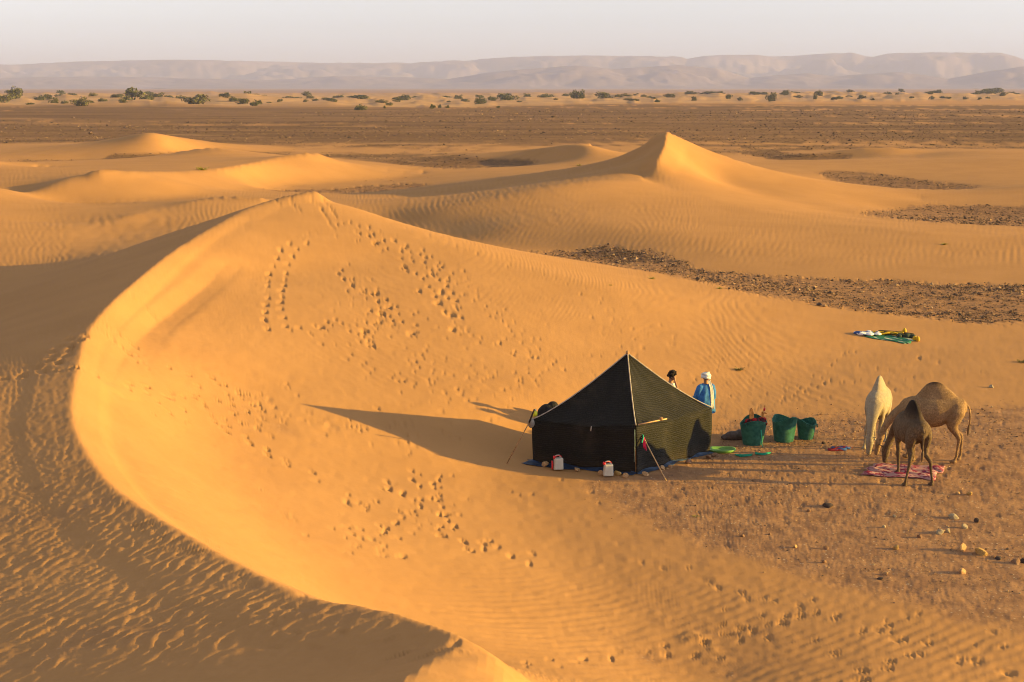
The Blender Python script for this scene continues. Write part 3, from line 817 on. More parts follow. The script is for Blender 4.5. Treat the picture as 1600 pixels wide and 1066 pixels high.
def camel(label, loc, rz, mat, neck, head, feet, size=1.0, side_neck=0.0, fat=1.0):
    root = empty('camel', loc, rz); root.scale = (size,) * 3
    Vs, Fs = [], []
    loft(Vs, Fs, [(-.84, 0, 1.40, .07, .10), (-.76, 0, 1.40, .18, .21), (-.60, 0, 1.40, .25, .27), (-.42, 0, 1.37, .285, .31), (-.15, 0, 1.29, .335 * fat, .39 * fat),
                   (.12, 0, 1.25, .35 * fat, .41 * fat), (.38, 0, 1.27, .30, .39), (.56, 0, 1.30, .24, .33), (.70, 0, 1.31, .17, .25), (.78, 0, 1.31, .08, .14)], 20)
    loft(Vs, Fs, [(-.08, 0, 1.35, .22, .66), (-.08, 0, 1.52, .22, .62), (-.07, 0, 1.64, .185, .52), (-.06, 0, 1.76, .14, .41), (-.05, 0, 1.87, .10, .30), (-.05, 0, 1.95, .07, .22), (-.05, 0, 2.0, .045, .13), (-.05, 0, 2.02, .015, .05)], 20, up=(1, 0, 0))
    nk = spline(neck, .08)
    loft(Vs, Fs, [tuple(p) for p in nk], 14, up=(0, 1, 0))
    hp = spline(head, .05)
    loft(Vs, Fs, [tuple(p) for p in hp], 14, up=(0, 1, 0))
    p0 = Vector(head[0][:3]); p1 = Vector(head[-1][:3]); hd = (p1 - p0).normalized()
    sd = Vector((0, 1, 0)) if side_neck == 0 else Vector((-hd.y, hd.x, 0)).normalized()
    for s in (1, -1):                                  # ears, brow
        e0 = p0 + sd * s * .07 + hd * .02
        back = -hd * .06 + sd * s * .10
        loft(Vs, Fs, [(*e0, .03, .03), (*(e0 + back * .6), .032, .022), (*(e0 + back * 1.15), .01, .008)], 8)
        ball(Vs, Fs, p0 + hd * .14 + sd * s * .075, .034, 8, 6)
    for i, (fx, fy) in enumerate(feet[:2]):            # front legs
        s = 1 if i == 0 else -1
        loft(Vs, Fs, [(.50, .16 * s, 1.40, .10, .15), (.47, .18 * s, 1.18, .12, .16), (.42, .18 * s, .98, .085, .11), (.44, .17 * s, .82, .064, .078)] +
             [(.44 + (fx - .45) * .5, .165 * s + (fy - .16 * s) * .5, .62, .052, .058), (.455 + (fx - .45) * .62, .165 * s + (fy - .16 * s) * .62, .53, .060, .066), (.45 + (fx - .45) * .7, .16 * s + (fy - .16 * s) * .7, .43, .040, .044),
              (fx - .01, fy, .2, .032, .036), (fx, fy, .10, .042, .045)], 12, up=(1, 0, 0))
        ball(Vs, Fs, (fx + .04, fy, .045), (.105, .075, .055), 12, 6)
    for i, (fx, fy) in enumerate(feet[2:]):            # hind legs: stifle forward, hock back
        s = 1 if i == 0 else -1
        loft(Vs, Fs, [(-.60, .13 * s, 1.50, .11, .17), (-.57, .17 * s, 1.30, .14, .225), (-.50, .185 * s, 1.08, .125, .19), (-.50, .185 * s, .92, .092, .125), (-.60, .18 * s, .76, .058, .078)] +
             [(-.70 + (fx + .64) * .6, .17 * s + (fy - .16 * s) * .5, .63, .048, .062), (-.70 + (fx + .64) * .72, .165 * s + (fy - .16 * s) * .6, .53, .040, .046), (-.68 + (fx + .64) * .85, .16 * s + (fy - .16 * s) * .8, .35, .032, .037),
              (fx - .03, fy, .15, .032, .036), (fx, fy, .09, .042, .045)], 12, up=(1, 0, 0))
        ball(Vs, Fs, (fx + .04, fy, .042), (.10, .07, .05), 12, 6)
    fused('body', Vs, Fs, .020, 5, mat, root)
    tube('tail', curve3([(-.80, 0, 1.50), (-.90, .01, 1.36), (-.93, .02, 1.12), (-.91, .01, .92)]), .035, mat, root, 8, .018)
    Vs, Fs = [], []
    loft(Vs, Fs, [(-.91, .01, .96, .02, .02), (-.905, .012, .88, .04, .035), (-.90, .01, .78, .034, .03), (-.895, .02, .68, .008, .008)], 8, up=(1, 0, 0))
    mesh_obj('tail_tuft', Vs, Fs, tail_m, root)
    for s in (1, -1):
        Vs, Fs = [], []; ball(Vs, Fs, p0 + hd * .145 + sd * s * .098, .017, 8, 6); mesh_obj('eye', Vs, Fs, eye_m, root)
    tag(root, label, 'camel', 'camels feeding from the blanket')
    return root
def NK(dx=0., dy=0.): 
    return [(.50, 0, 1.36, .19, .27), (.72, 0, 1.27, .15, .22), (.95, dy * .2, 1.08, .11, .165), (1.13 + dx * .4, dy * .5, .84, .082, .115), (1.22 + dx * .8, dy * .8, .62, .075, .10), (1.25 + dx, dy, .50, .075, .09)]
def HD(dx=0., dy=0., z=0.): 
    return [(1.25 + dx, dy, .54 + z, .075, .085), (1.29 + dx, dy, .44 + z, .088, .115), (1.31 + dx, dy, .33 + z, .078, .10), (1.325 + dx, dy, .22 + z, .062, .075), (1.335 + dx, dy, .13 + z, .058, .066), (1.33 + dx, dy, .085 + z, .03, .035)]
STAND = [(.47, .16), (.40, -.17), (-.66, .17), (-.60, -.16)]
b1 = P(1462, 727); 
camel('large brown camel with dark hump standing side-on with head lowered to the left', Vector((b1[0] - .10, b1[1] + .25, ground_z(b1[0], b1[1]))), R(168), fur_brown, NK(-.04, .10), HD(-.04, .10), [(.40, .18), (.52, -.15), (-.60, .17), (-.74, -.16)], 1.03, fat=1.03)
b2 = P(1374, 703)
camel('white camel facing the viewer with its head down, leftmost of the three camels', Vector((b2[0], b2[1] + .35, ground_z(b2[0], b2[1]))), R(-113), fur_white, NK(-.02, .0), HD(-.02, .0), [(.52, .12), (.40, -.26), (-.62, .17), (-.66, -.16)], 0.97, fat=.97)
b3 = P(1424, 762)
camel('dark camel seen from behind at the near edge of the red blanket', Vector((b3[0] + .12, b3[1] + .66, ground_z(b3[0], b3[1]))), R(93), fur_dark, NK(-.10, .22), HD(-.10, .22), [(.42, .14), (.50, -.16), (-.66, .32), (-.68, -.33)], 1.0, fat=.95)

# ------------------------------------------------------------------ people
skin_m = simple_mat('skin', (.30, .15, .085), .6, .1, spec=.3)
hair_m = simple_mat('curly_black_hair', (.022, .014, .010), .85, .3, 60, .02, 60)
robe_m = simple_mat('blue_robe_cloth', (.055, .20, .50), .85, .25, 6, .02, 10, dark=(.03, .12, .34))
turb_m = simple_mat('white_turban_cloth', (.66, .64, .63), .85, .1, 8, .02, 25)
trous_m = simple_mat('black_trousers', (.015, .015, .02), .9)
def finger(Vs, Fs, a, d1, d2, L, r):
    a = Vector(a); p1 = a + Vector(d1).normalized() * L * .5; p2 = p1 + Vector(d2).normalized() * L * .5
    loft(Vs, Fs, [(*a, r, r), (*p1, r * .95, r * .95), (*p2, r * .75, r * .75)], 8)
def figure(Vs, Fs, la, ra, headoff=(0, 0, 0)):
    """standing body facing +X; la and ra are shoulder-elbow-wrist chains"""
    for s in (1, -1):
        loft(Vs, Fs, [(0, .09 * s, .95, .10, .11), (.01, .10 * s, .72, .08, .085), (.015, .10 * s, .50, .058, .062), (-.01, .10 * s, .34, .055, .060), (-.01, .10 * s, .10, .038, .042)], 12, up=(1, 0, 0))
        loft(Vs, Fs, [(-.05, .10 * s, .05, .035, .045), (.04, .10 * s, .045, .042, .04), (.13, .10 * s, .03, .045, .028), (.19, .10 * s, .025, .03, .02)], 10)
    loft(Vs, Fs, [(0, 0, .88, .17, .12), (0, 0, 1.02, .155, .105), (0, 0, 1.18, .15, .105), (0, 0, 1.33, .185, .12), (0, 0, 1.42, .17, .10), (0, 0, 1.47, .08, .07), (.01, 0, 1.53, .055, .058), (.015, 0, 1.58, .055, .06)], 16, up=(1, 0, 0))
    hx, hy, hz_ = headoff
    ball(Vs, Fs, (.02 + hx, hy, 1.67 + hz_), (.098, .078, .115), 14, 10)
    loft(Vs, Fs, [(.05 + hx, hy, 1.66 + hz_, .055, .06), (.085 + hx, hy, 1.60 + hz_, .04, .03)], 10, up=(0, 1, 0))
    loft(Vs, Fs, [(.105 + hx, hy, 1.685 + hz_, .010, .012), (.128 + hx, hy, 1.65 + hz_, .016, .016)], 8, up=(0, 1, 0))
    for s in (1, -1): ball(Vs, Fs, (.01 + hx, hy + .08 * s, 1.665 + hz_), (.022, .012, .032), 8, 6)
    for ch in (la, ra):
        if ch: loft(Vs, Fs, [(*ch[0], .058, .06), (*(Vector(ch[0]).lerp(Vector(ch[1]), .5)), .048, .048), (*ch[1], .040, .040), (*(Vector(ch[1]).lerp(Vector(ch[2]), .4)), .040, .038), (*ch[2], .025, .027)], 12, up=(1, .2, 0))
def face_parts(root, off):
    for s in (1, -1):
        Vs, Fs = [], []; ball(Vs, Fs, (.105 + off[0], off[1] + .032 * s, 1.685 + off[2]), .011, 8, 6); mesh_obj('eye', Vs, Fs, eye_m, root)
    Vs, Fs = [], []; loft(Vs, Fs, [(.113 + off[0], off[1] - .025, 1.617 + off[2], .006, .007), (.119 + off[0], off[1], 1.617 + off[2], .008, .009), (.113 + off[0], off[1] + .025, 1.617 + off[2], .006, .007)], 8)
    mesh_obj('mouth', Vs, Fs, simple_mat('lips', (.25, .09, .06), .6), root)
def hand(Vs, Fs, w, d, pal, L=.085):
    """palm from wrist w along d, palm normal pal; four fingers and a thumb"""
    w = Vector(w); d = Vector(d).normalized(); n_ = Vector(pal).normalized(); s = d.cross(n_).normalized()
    loft(Vs, Fs, [(*w, .024, .02), (*(w + d * .04), .036, .018), (*(w + d * L), .036, .016)], 10, up=tuple(n_))
    for i, (o_, l_) in enumerate(((-.028, .066), (-.010, .078), (.010, .074), (.027, .058))):
        finger(Vs, Fs, w + d * (L - .01) + s * o_, d + n_ * .15, d + n_ * .7, l_, .0088)
    finger(Vs, Fs, w + d * .03 - s * .03, d * .6 - s + n_ * .3, d - s * .2 + n_ * .4, .065, .0105)

mp = P(1101, 681); mz = ground_z(mp[0], mp[1])
man = empty('person', (mp[0], mp[1], mz), R(112))
Vs, Fs = [], []
LA = ((0, .17, 1.40), (.03, .235, 1.13), (.20, .17, 1.02)); RA = ((0, -.17, 1.40), (.03, -.235, 1.13), (.20, -.16, 1.02))
figure(Vs, Fs, LA, RA)
hand(Vs, Fs, LA[2], (.9, -.3, -.1), (-.2, -.3, -.6)); hand(Vs, Fs, RA[2], (.9, .3, -.1), (-.2, .3, -.6))
fused('body', Vs, Fs, .0095, 2, skin_m, man); face_parts(man, (0, 0, 0))
Vs, Fs = [], []                                        # loose robe with wide sleeves
rp = []
for z_, w_, h_ in ((1.475, .10, .085), (1.45, .165, .115), (1.38, .215, .14), (1.25, .23, .155), (1.10, .245, .17), (.95, .26, .185), (.80, .275, .20), (.66, .285, .21)):
    rp.append((0, 0, z_, w_, h_))
loft(Vs, Fs, rp, 40, up=(1, 0, 0), cap=False)
for i, v in enumerate(Vs):                             # folds
    ring, k = divmod(i, 40); f = min(1, ring / 4)
    v.x *= 1 + .07 * f * math.sin(k * 2 * math.pi / 40 * 9 + ring * .4); v.y *= 1 + .05 * f * math.sin(k * 2 * math.pi / 40 * 7 + 1 + ring * .3)
o_ = mesh_obj('robe', Vs, Fs, robe_m, man); sd_ = o_.modifiers.new('t', 'SOLIDIFY'); sd_.thickness = .012
for ch in (LA, RA):
    Vs, Fs = [], []
    s = 1 if ch is LA else -1
    loft(Vs, Fs, [(0, .12 * s, 1.42, .075, .085), (0, .185 * s, 1.37, .085, .10), (.02, .235 * s, 1.22, .085, .095), (.04, .25 * s, 1.10, .085, .11), (.13, .21 * s, 1.03, .075, .12), (.19, .18 * s, 1.00, .07, .13)], 16, up=(1, 0, 0), cap=False)
    for i, v in enumerate(Vs): v += Vector((0, 0, 1)) * .008 * math.sin(i * 1.7)
    o_ = mesh_obj('sleeve', Vs, Fs, robe_m, man); sd_ = o_.modifiers.new('t', 'SOLIDIFY'); sd_.thickness = .01
Vs, Fs = [], []                                        # turban: coils of cloth wound round the head
for k in range(5):
    zz = 1.655 + k * .028; rr_ = (.108, .118, .118, .105, .075)[k]; tl = (.10, -.12, .14, -.08, .1)[k]
    pts = [(.005 + rr_ * 1.05 * math.cos(a), rr_ * math.sin(a), zz + tl * .35 * math.sin(a + k), .026, .024) for a in np.linspace(0, 2 * math.pi, 25)]
    loft(Vs, Fs, pts, 8)
ball(Vs, Fs, (.005, 0, 1.735), (.105, .10, .075), 14, 8)
fused('turban', Vs, Fs, .011, 2, turb_m, man)
sc_p = spline([(-.10, -.03, 1.60), (-.13, -.05, 1.50), (-.165, -.07, 1.40), (-.19, -.085, 1.2), (-.205, -.09, 1.0), (-.22, -.095, .80)], .03)
Vs, Fs = [], []
for i, p in enumerate(sc_p):
    w_ = .035 + .018 * i / len(sc_p)
    for k in range(7):
        a = (k / 6 - .5) * 2
        Vs.append(Vector((p[0] - .014 * math.cos(a * 7 + i * .15), p[1] + a * w_, p[2])))
for i in range(len(sc_p) - 1):
    for k in range(6): Fs.append((i * 7 + k, i * 7 + k + 1, (i + 1) * 7 + k + 1, (i + 1) * 7 + k))
o_ = mesh_obj('scarf_tail', Vs, Fs, turb_m, man); sd_ = o_.modifiers.new('t', 'SOLIDIFY'); sd_.thickness = .012
for s in (1, -1):
    Vs, Fs = [], []
    loft(Vs, Fs, [(0, .085 * s, .98, .125, .13), (.01, .10 * s, .72, .105, .11), (.01, .105 * s, .5, .085, .09), (0, .105 * s, .3, .075, .08), (0, .105 * s, .10, .068, .075)], 16, up=(1, 0, 0))
    mesh_obj('trouser_leg', Vs, Fs, trous_m, man)
tag(man, 'person in a blue robe and white turban seen from behind, beside the black tent', 'person')

wp = P(1046, 684); wp[1] += .7; wp[0] += .08
lad = empty('person', (wp[0], wp[1], ground_z(wp[0], wp[1]) - .06), R(-15))
Vs, Fs = [], []
HO = (.03, 0, -.02)
LA = ((0, .17, 1.40), (.05, .23, 1.12), (.16, .10, .98)); RA = ((0, -.17, 1.40), (.25, -.20, 1.27), (.135, -.07, 1.53))
figure(Vs, Fs, LA, RA, HO)
hand(Vs, Fs, LA[2], (.5, -.9, 0), (-.6, -.3, 0)); hand(Vs, Fs, RA[2], (-.02, .25, 1), (-1, .25, 0), .075)
fused('body', Vs, Fs, .0095, 2, skin_m, lad); face_parts(lad, HO)
shirt_m, t, b = new_mat('white_patterned_shirt', (.7, .68, .66), .9, .1); g = N(t)
vz = g.n('ShaderNodeTexVoronoi'); g.set(vz.inputs['Vector'], g.obj()); g.set(vz.inputs['Scale'], 16.0)
t.links.new(g.mix(g.rng(vz.outputs['Distance'], .25, .32), (.16, .17, .22), (.72, .70, .68)), b.inputs['Base Color'])
Vs, Fs = [], []
loft(Vs, Fs, [(0, 0, 1.455, .11, .085), (0, 0, 1.42, .175, .112), (0, 0, 1.34, .196, .130), (0, 0, 1.18, .165, .12), (0, 0, 1.02, .170, .12), (0, 0, .90, .185, .135)], 24, up=(1, 0, 0), cap=False)
o_ = mesh_obj('sleeveless_shirt', Vs, Fs, shirt_m, lad); sd_ = o_.modifiers.new('t', 'SOLIDIFY'); sd_.thickness = .01
for s in (1, -1):
    Vs, Fs = [], []
    loft(Vs, Fs, [(0, .085 * s, .98, .12, .125), (.01, .10 * s, .72, .10, .105), (.01, .105 * s, .5, .08, .085), (0, .105 * s, .12, .062, .07)], 16, up=(1, 0, 0))
    mesh_obj('trouser_leg', Vs, Fs, trous_m, lad)
Vs, Fs = [], []
hr = random.Random(5)
for k in range(90):                                    # a mop of curls
    th = hr.uniform(0, 1.75); ph = hr.uniform(0, 2 * math.pi)
    d = Vector((math.sin(th) * math.cos(ph), math.sin(th) * math.sin(ph), math.cos(th)))
    if d.x > .45 and d.z < .45: continue
    rr_ = .105 + .035 * hr.random()
    ball(Vs, Fs, Vector((.02 + HO[0], 0, 1.69 + HO[2])) + Vector((d.x * rr_ * 1.05, d.y * rr_ * .95, d.z * rr_)), hr.uniform(.024, .040), 8, 6)
ball(Vs, Fs, (.005 + HO[0], 0, 1.70 + HO[2]), (.108, .098, .115), 12, 8)
fused('curly_hair', Vs, Fs, .0085, 1, hair_m, lad)
tag(lad, 'person with curly black hair and patterned sleeveless top, hand to face, behind the tent roof', 'person')

# ------------------------------------------------------------------ the black tent
tent_m, t, b = new_mat('woven_black_cloth', (.02, .02, .018), .8, .25); g = N(t); uvn = g.n('ShaderNodeUVMap')
sx = g.n('ShaderNodeSeparateXYZ'); t.links.new(uvn.outputs[0], sx.inputs[0])
wv = g.n('ShaderNodeTexWave', wave_type='BANDS', bands_direction='Y'); g.set(wv.inputs['Vector'], uvn.outputs[0]); g.set(wv.inputs['Scale'], 5.5); g.set(wv.inputs['Distortion'], 4.0); g.set(wv.inputs['Detail'], 3.0); g.set(wv.inputs['Detail Scale'], 3.0)
wn = g.noise(26, 4, .7, uvn.outputs[0])
mixf = g.math('MULTIPLY', g.rng(wv.outputs['Fac'], .25, .85), g.rng(wn, .35, .65))
cl_ = g.mix(mixf, (.004, .004, .004), (.019, .018, .0155))
cl_ = g.mix(g.math('MULTIPLY', g.rng(g.noise(1.6, 5, .65, g.obj()), .5, .75), .5), cl_, (.036, .029, .021))
sz_ = g.n('ShaderNodeSeparateXYZ'); t.links.new(g.obj(), sz_.inputs[0])
cl_ = g.mix(g.math('MULTIPLY', g.rng(g.math('ADD', sz_.outputs['Z'], g.math('MULTIPLY', g.noise(4, 3, .6, g.obj()), .3)), .55, .12), .5), cl_, (.05, .033, .018))
t.links.new(cl_, b.inputs['Base Color'])
t.links.new(g.bump(g.math('ADD', wv.outputs['Fac'], g.math('MULTIPLY', wn, .8)), .008), b.inputs['Normal'])
seam_m = simple_mat('pale_seam_tape', (.36, .31, .27), .8, .3)
pole_m = simple_mat('weathered_pole_wood', (.36, .21, .10), .8, .4, 30)
blue_m = simple_mat('navy_groundsheet', (.022, .040, .085), .6, .4, 5, .01, 8, dark=(.010, .018, .04))
blue_l = simple_mat('lighter_blue_groundsheet', (.07, .10, .16), .6, .4, 5, .01, 8, dark=(.03, .05, .09))  # lighter blue than the navy strips, for the two right-hand edges
pink_m = simple_mat('pink_cloth', (.75, .03, .12), .8)
teal_m = simple_mat('green_cord', (.02, .30, .20), .7)
CL, CN, CRt = P(833, 722), P(992, 742), P(1108, 708)
CB = CL + CRt - CN
def gz2(p): return ground_z(p[0], p[1])
for c_ in (CL, CN, CRt, CB): c_[2] = gz2(c_) - .01
cen = (CL + CRt) / 2
tent = empty('tent', (cen[0], cen[1], gz2(cen)), 0)
TO = np.array([cen[0], cen[1], gz2(cen)])
def T(p): return Vector(np.asarray(p, float) - TO)
peak = np.array([cen[0] + .10, cen[1], TO[2] + 2.78])
EV = {'L': 1.13, 'N': 1.27, 'R': 1.24, 'B': 1.18}
cors = {'L': CL, 'N': CN, 'R': CRt, 'B': CB}
eave = {k: np.array([*(v[:2] + (v[:2] - cen[:2]) / np.linalg.norm(v[:2] - cen[:2]) * .03), v[2] + EV[k]]) for k, v in cors.items()}
def uv_set(o, uvs):
    l = o.data.uv_layers.new(name='UVMap'); li = np.empty(len(o.data.loops), np.int32); o.data.loops.foreach_get('vertex_index', li)
    l.data.foreach_set('uv', np.asarray(uvs, np.float32)[li].ravel())
def grid(name, f, nu, nv, mat, parent, us=3., vs_=2., thick=.0):
    Vs, uv = [], []
    for j in range(nv + 1):
        for i in range(nu + 1):
            u, v = i / nu, j / nv
            Vs.append(f(u, v)); uv.append((u * us, v * vs_))
    Fs = [(j * (nu + 1) + i, j * (nu + 1) + i + 1, (j + 1) * (nu + 1) + i + 1, (j + 1) * (nu + 1) + i) for j in range(nv) for i in range(nu)]
    o = mesh_obj(name, Vs, Fs, mat, parent); uv_set(o, uv)
    if thick: m_o = o.modifiers.new('t', 'SOLIDIFY'); m_o.thickness = thick
    return o
def ridge_pt(k, v):                                    # the hip of the roof from eave corner (v=0) to peak (v=1), sagging
    e = eave[k]; p = e * (1 - v) + peak * v
    p = p.copy(); p[2] -= .13 * math.sin(math.pi * v ** .8) * (1 if k != 'R' else .8)
    return p
order = ['L', 'N', 'R', 'B']
for i in range(4):
    k1, k2 = order[i], order[(i + 1) % 4]
    def roof(u, v, k1=k1, k2=k2, i=i):
        p = ridge_pt(k1, v) * (1 - u) + ridge_pt(k2, v) * u
        p[2] -= .10 * math.sin(math.pi * u) * (1 - v) + .02 * math.sin(u * 14 + i) * (1 - v)
        n_ = (cors[k1] + cors[k2]) / 2 - cen; n_ /= np.linalg.norm(n_)
        p[:2] -= n_[:2] * (.05 * math.sin(math.pi * u) * math.sin(math.pi * v) - .012 * math.sin(u * 23 + v * 7))
        return T(p)
    grid('roof_panel', roof, 20, 20, tent_m, tent, 3, 2.2, .006)
    def wall(u, v, k1=k1, k2=k2, i=i):
        lo = cors[k1] * (1 - u) + cors[k2] * u; hi = eave[k1] * (1 - u) + eave[k2] * u
        hi = hi.copy(); hi[2] -= .10 * math.sin(math.pi * u) + .02 * math.sin(u * 14 + i) + .004
        p = lo * (1 - v) + hi * v
        n_ = (cors[k1] + cors[k2]) / 2 - cen; n_ /= np.linalg.norm(n_)
        p[:2] += n_[:2] * ((.045 * (1 - v) + .012) * math.sin(u * 17 + i * 2 + v) + .03 * math.sin(u * 6 + i) * math.sin(math.pi * v) - .03 * math.sin(math.pi * u))
        if v < .01: p[2] = ground_z(p[0], p[1]) - .01
        return T(p)
    grid('wall_panel', wall, 34, 10, tent_m, tent, 3, 1.2, .006)
for k in order:
    tube('ridge_seam', [tuple(T(ridge_pt(k, v)) + Vector((0, 0, .012))) for v in np.linspace(0.0, 1, 22)], .016, seam_m, tent, 8)
Vs, Fs = [], []; ball(Vs, Fs, T(peak) + Vector((0, 0, .02)), (.05, .05, .06)); mesh_obj('pole_tip', Vs, Fs, pole_m, tent)
tube('centre_pole', [tuple(T(cen)), tuple(T(peak) + Vector((0, 0, -.03)))], .03, pole_m, tent)
tube('corner_pole', [tuple(T(CN) + Vector((.03, .05, 0))), tuple(T(eave['N']) + Vector((0, .06, 0)))], .018, pole_m, tent)
def wp2(px, py, z): return P(px, py, z)
rodp = [T(wp2(997, 663.5, 1.30)), T(wp2(1042, 654.5, 1.36))]
tube('spreader_rod', [tuple(p) for p in rodp], .017, simple_mat('pale_rod_wood', (.55, .34, .18), .8), tent)
Vs, Fs = [], []; ball(Vs, Fs, rodp[0].lerp(rodp[1], .8) + Vector((0, -.01, .03)), (.05, .03, .05)); mesh_obj('rod_knot', Vs, Fs, pole_m, tent)
g0 = at(1041, 752); g1 = wp2(1004, 681, .96)
tube('prop_pole', [tuple(T(g0)), tuple(T(g1))], .014, simple_mat('light_bamboo', (.55, .36, .18), .7), tent)
g2 = at(792, 724); g3 = wp2(835, 640, 1.52); g3a = wp2(827, 660, 1.14)
tube('side_pole', [tuple(T(g2)), tuple(T(g3a))], .014, pole_m, tent)
tube('side_rope', [tuple(T(g3a)), tuple(T(g3))], .022, simple_mat('dark_rope', (.03, .025, .02)), tent)
tube('guy_rope', [tuple(T(eave['L'])), tuple(T(g3a))], .007, seam_m, tent)
for q in range(3):                                     # pink rag tied to the prop pole, with a green cord
    a_ = Vector(T(wp2(1006, 684, .93)))
    tube('tassel', curve3([tuple(a_), tuple(a_ + Vector((.02 * q - .01, -.02, -.12))), tuple(a_ + Vector((.03 * q, -.02 * q - .02, -.26 - .03 * q)))]), .024, pink_m, tent, 6, .012)
tube('green_cord', curve3([tuple(T(wp2(1003, 678, 1.0))), tuple(T(wp2(1005, 683, .95))), tuple(T(wp2(1003, 692, .84)))]), .018, teal_m, tent)
a_ = Vector(T(CN)) + Vector((-.03, -.09, 0))
tube('corner_cord', [tuple(a_ + Vector((0, 0, .35))), tuple(a_ + Vector((.01, 0, .8))), tuple(a_ + Vector((.0, 0, 1.18)))], .008, simple_mat('pale_green_cord', (.25, .32, .25)), tent)
a_ = (eave['L'] * .42 + eave['N'] * .58)
tube('eave_tie', [tuple(T(a_) + Vector((0, -.02, -.08))), tuple(T(a_) + Vector((-.02, -.05, -.20)))], .014, seam_m, tent)
def skirt(k1, k2, w0, w1, mat, nm, ext=0.):
    n_ = (cors[k1] + cors[k2]) / 2 - cen; n_ /= np.linalg.norm(n_)
    rr_ = random.Random(nm + k1)
    ph = rr_.uniform(0, 6)
    def f(u, v):
        uu = u * (1 + 2 * ext) - ext
        p = cors[k1] * (1 - uu) + cors[k2] * uu
        wd = w0 * (1 - u) + w1 * u
        off = -.12 + v * (wd + .12 + .05 * math.sin(u * 9 + ph) + .03 * math.sin(u * 23 + ph))
        p = p.copy(); p[:2] += n_[:2] * off
        z = ground_z(p[0], p[1]) + .012 + .016 * max(0, math.sin(u * 31 + v * 5 + ph)) + (.05 * (1 - v) ** 3)
        return T((p[0], p[1], z))
    return grid('groundsheet_edge', f, 60, 8, mat, tent, 3, 1, .004)
skirt('L', 'N', .42, .12, blue_m, 'a', .02); skirt('N', 'R', .18, .10, blue_l, 'b')
skirt('R', 'B', .12, .1, blue_l, 'c'); skirt('B', 'L', .1, .2, blue_m, 'd')
tag(tent, 'black woven nomad tent with pale seams, pitched at the foot of the dune', 'tent')

# ------------------------------------------------------------------ water cans beside the tent
can_m = simple_mat('milky_plastic_can', (.52, .50, .44), .45, .12, 5, spec=.4)
red_m = simple_mat('red_plastic', (.62, .02, .03), .5, spec=.4)
def bevel_box(bm, size, loc, r=.02, seg=2):
    q = bmesh.ops.create_cube(bm, size=1); vs_ = q['verts']
    bmesh.ops.scale(bm, vec=size, verts=vs_); bmesh.ops.translate(bm, vec=loc, verts=vs_)
    es = list({e for v in vs_ for e in v.link_edges})
    bmesh.ops.bevel(bm, geom=es, offset=r, segments=seg, affect='EDGES', profile=.7)
def bm_obj(name, bm, mat, parent=None):
    me = bpy.data.meshes.new(name); bm.to_mesh(me); bm.free(); me.materials.append(mat)
    me.polygons.foreach_set('use_smooth', [True] * len(me.polygons))
    o = bpy.data.objects.new(name, me); col.objects.link(o)
    if parent: o.parent = parent
    return o
def can(px, py, rz, label):
    p = at(px, py); root = empty('jerrycan', (p.x, p.y, p.z + .03), rz)
    bm = bmesh.new(); bevel_box(bm, (.25, .17, .30), (0, 0, .15), .035, 3)
    for v in bm.verts:
        if v.co.z > .26: v.co.x = v.co.x * .86 + .01
    bm_obj('body', bm, can_m, root)
    tube('handle', curve3([(-.08, 0, .29), (-.06, 0, .355), (.03, 0, .36), (.07, 0, .30)]), .018, can_m, root)
    Vs, Fs = [], []; loft(Vs, Fs, [(-.095, 0, .285, .036, .036), (-.10, 0, .33, .036, .036), (-.10, 0, .355, .030, .030)], 14, up=(1, 0, 0)); mesh_obj('cap', Vs, Fs, red_m, root)
    tube('cap_strap', curve3([(-.10, -.03, .345), (-.02, -.05, .37), (.06, -.02, .355), (.085, 0, .31)]), .010, red_m, root)
    if px < 900:
        bm = bmesh.new(); bevel_box(bm, (.03, .10, .22), (-.145, .03, .11), .012, 2); bm_obj('red_cloth', bm, red_m, root)
    tag(root, label, 'jerrycan', 'white water cans beside the tent')
can(872, 735, R(12), 'white plastic jerrycan with red cap, near the left end of the tent wall')
can(950, 745, R(6), 'white plastic jerrycan with red cap, near the front corner of the tent among stones')

# ------------------------------------------------------------------ stones
def stone_mat(name, c): return simple_mat(name, c, .95, .35, 7, .01, 25)
SM = {'tan': stone_mat('tan_stone', (.46, .28, .14)), 'pale': stone_mat('pale_stone', (.38, .30, .20)), 'yellow': stone_mat('yellow_stone', (.42, .26, .09)),
      'dark': stone_mat('dark_stone', (.07, .05, .045)), 'brown': stone_mat('brown_stone', (.26, .15, .09))}
RMS = [rock_mesh(100 + k) for k in range(8)]
for me in RMS: me.materials.append(SM['tan']); me.polygons.foreach_set('use_smooth', [False] * len(me.polygons))
def stone(px, py, wpx, hpx, c, label, group, k=0, rz=None, lift=0.0):
    p = at(px, py + hpx * .45); r_ = math.hypot(p.x, p.y) * 1.03
    w_, h_ = wpx / FPX * r_ * .62, hpx / FPX * r_ * .62
    me = RMS[k % 8]
    o = bpy.data.objects.new('stone', me); col.objects.link(o)
    o.material_slots[0].link = 'OBJECT'; o.material_slots[0].material = SM[c]
    rd = random.Random(int(px * 7 + py))
    o.location = (p.x, p.y, p.z + h_ * .42 + lift); o.scale = (w_, w_ * rd.uniform(.75, 1.0), h_ / .7); o.rotation_euler = (rd.uniform(-.15, .15), rd.uniform(-.15, .15), rd.uniform(0, 6.3) if rz is None else rz)
    tag(o, label, 'stone', group)
    return o
TG = 'stones holding down the groundsheet'
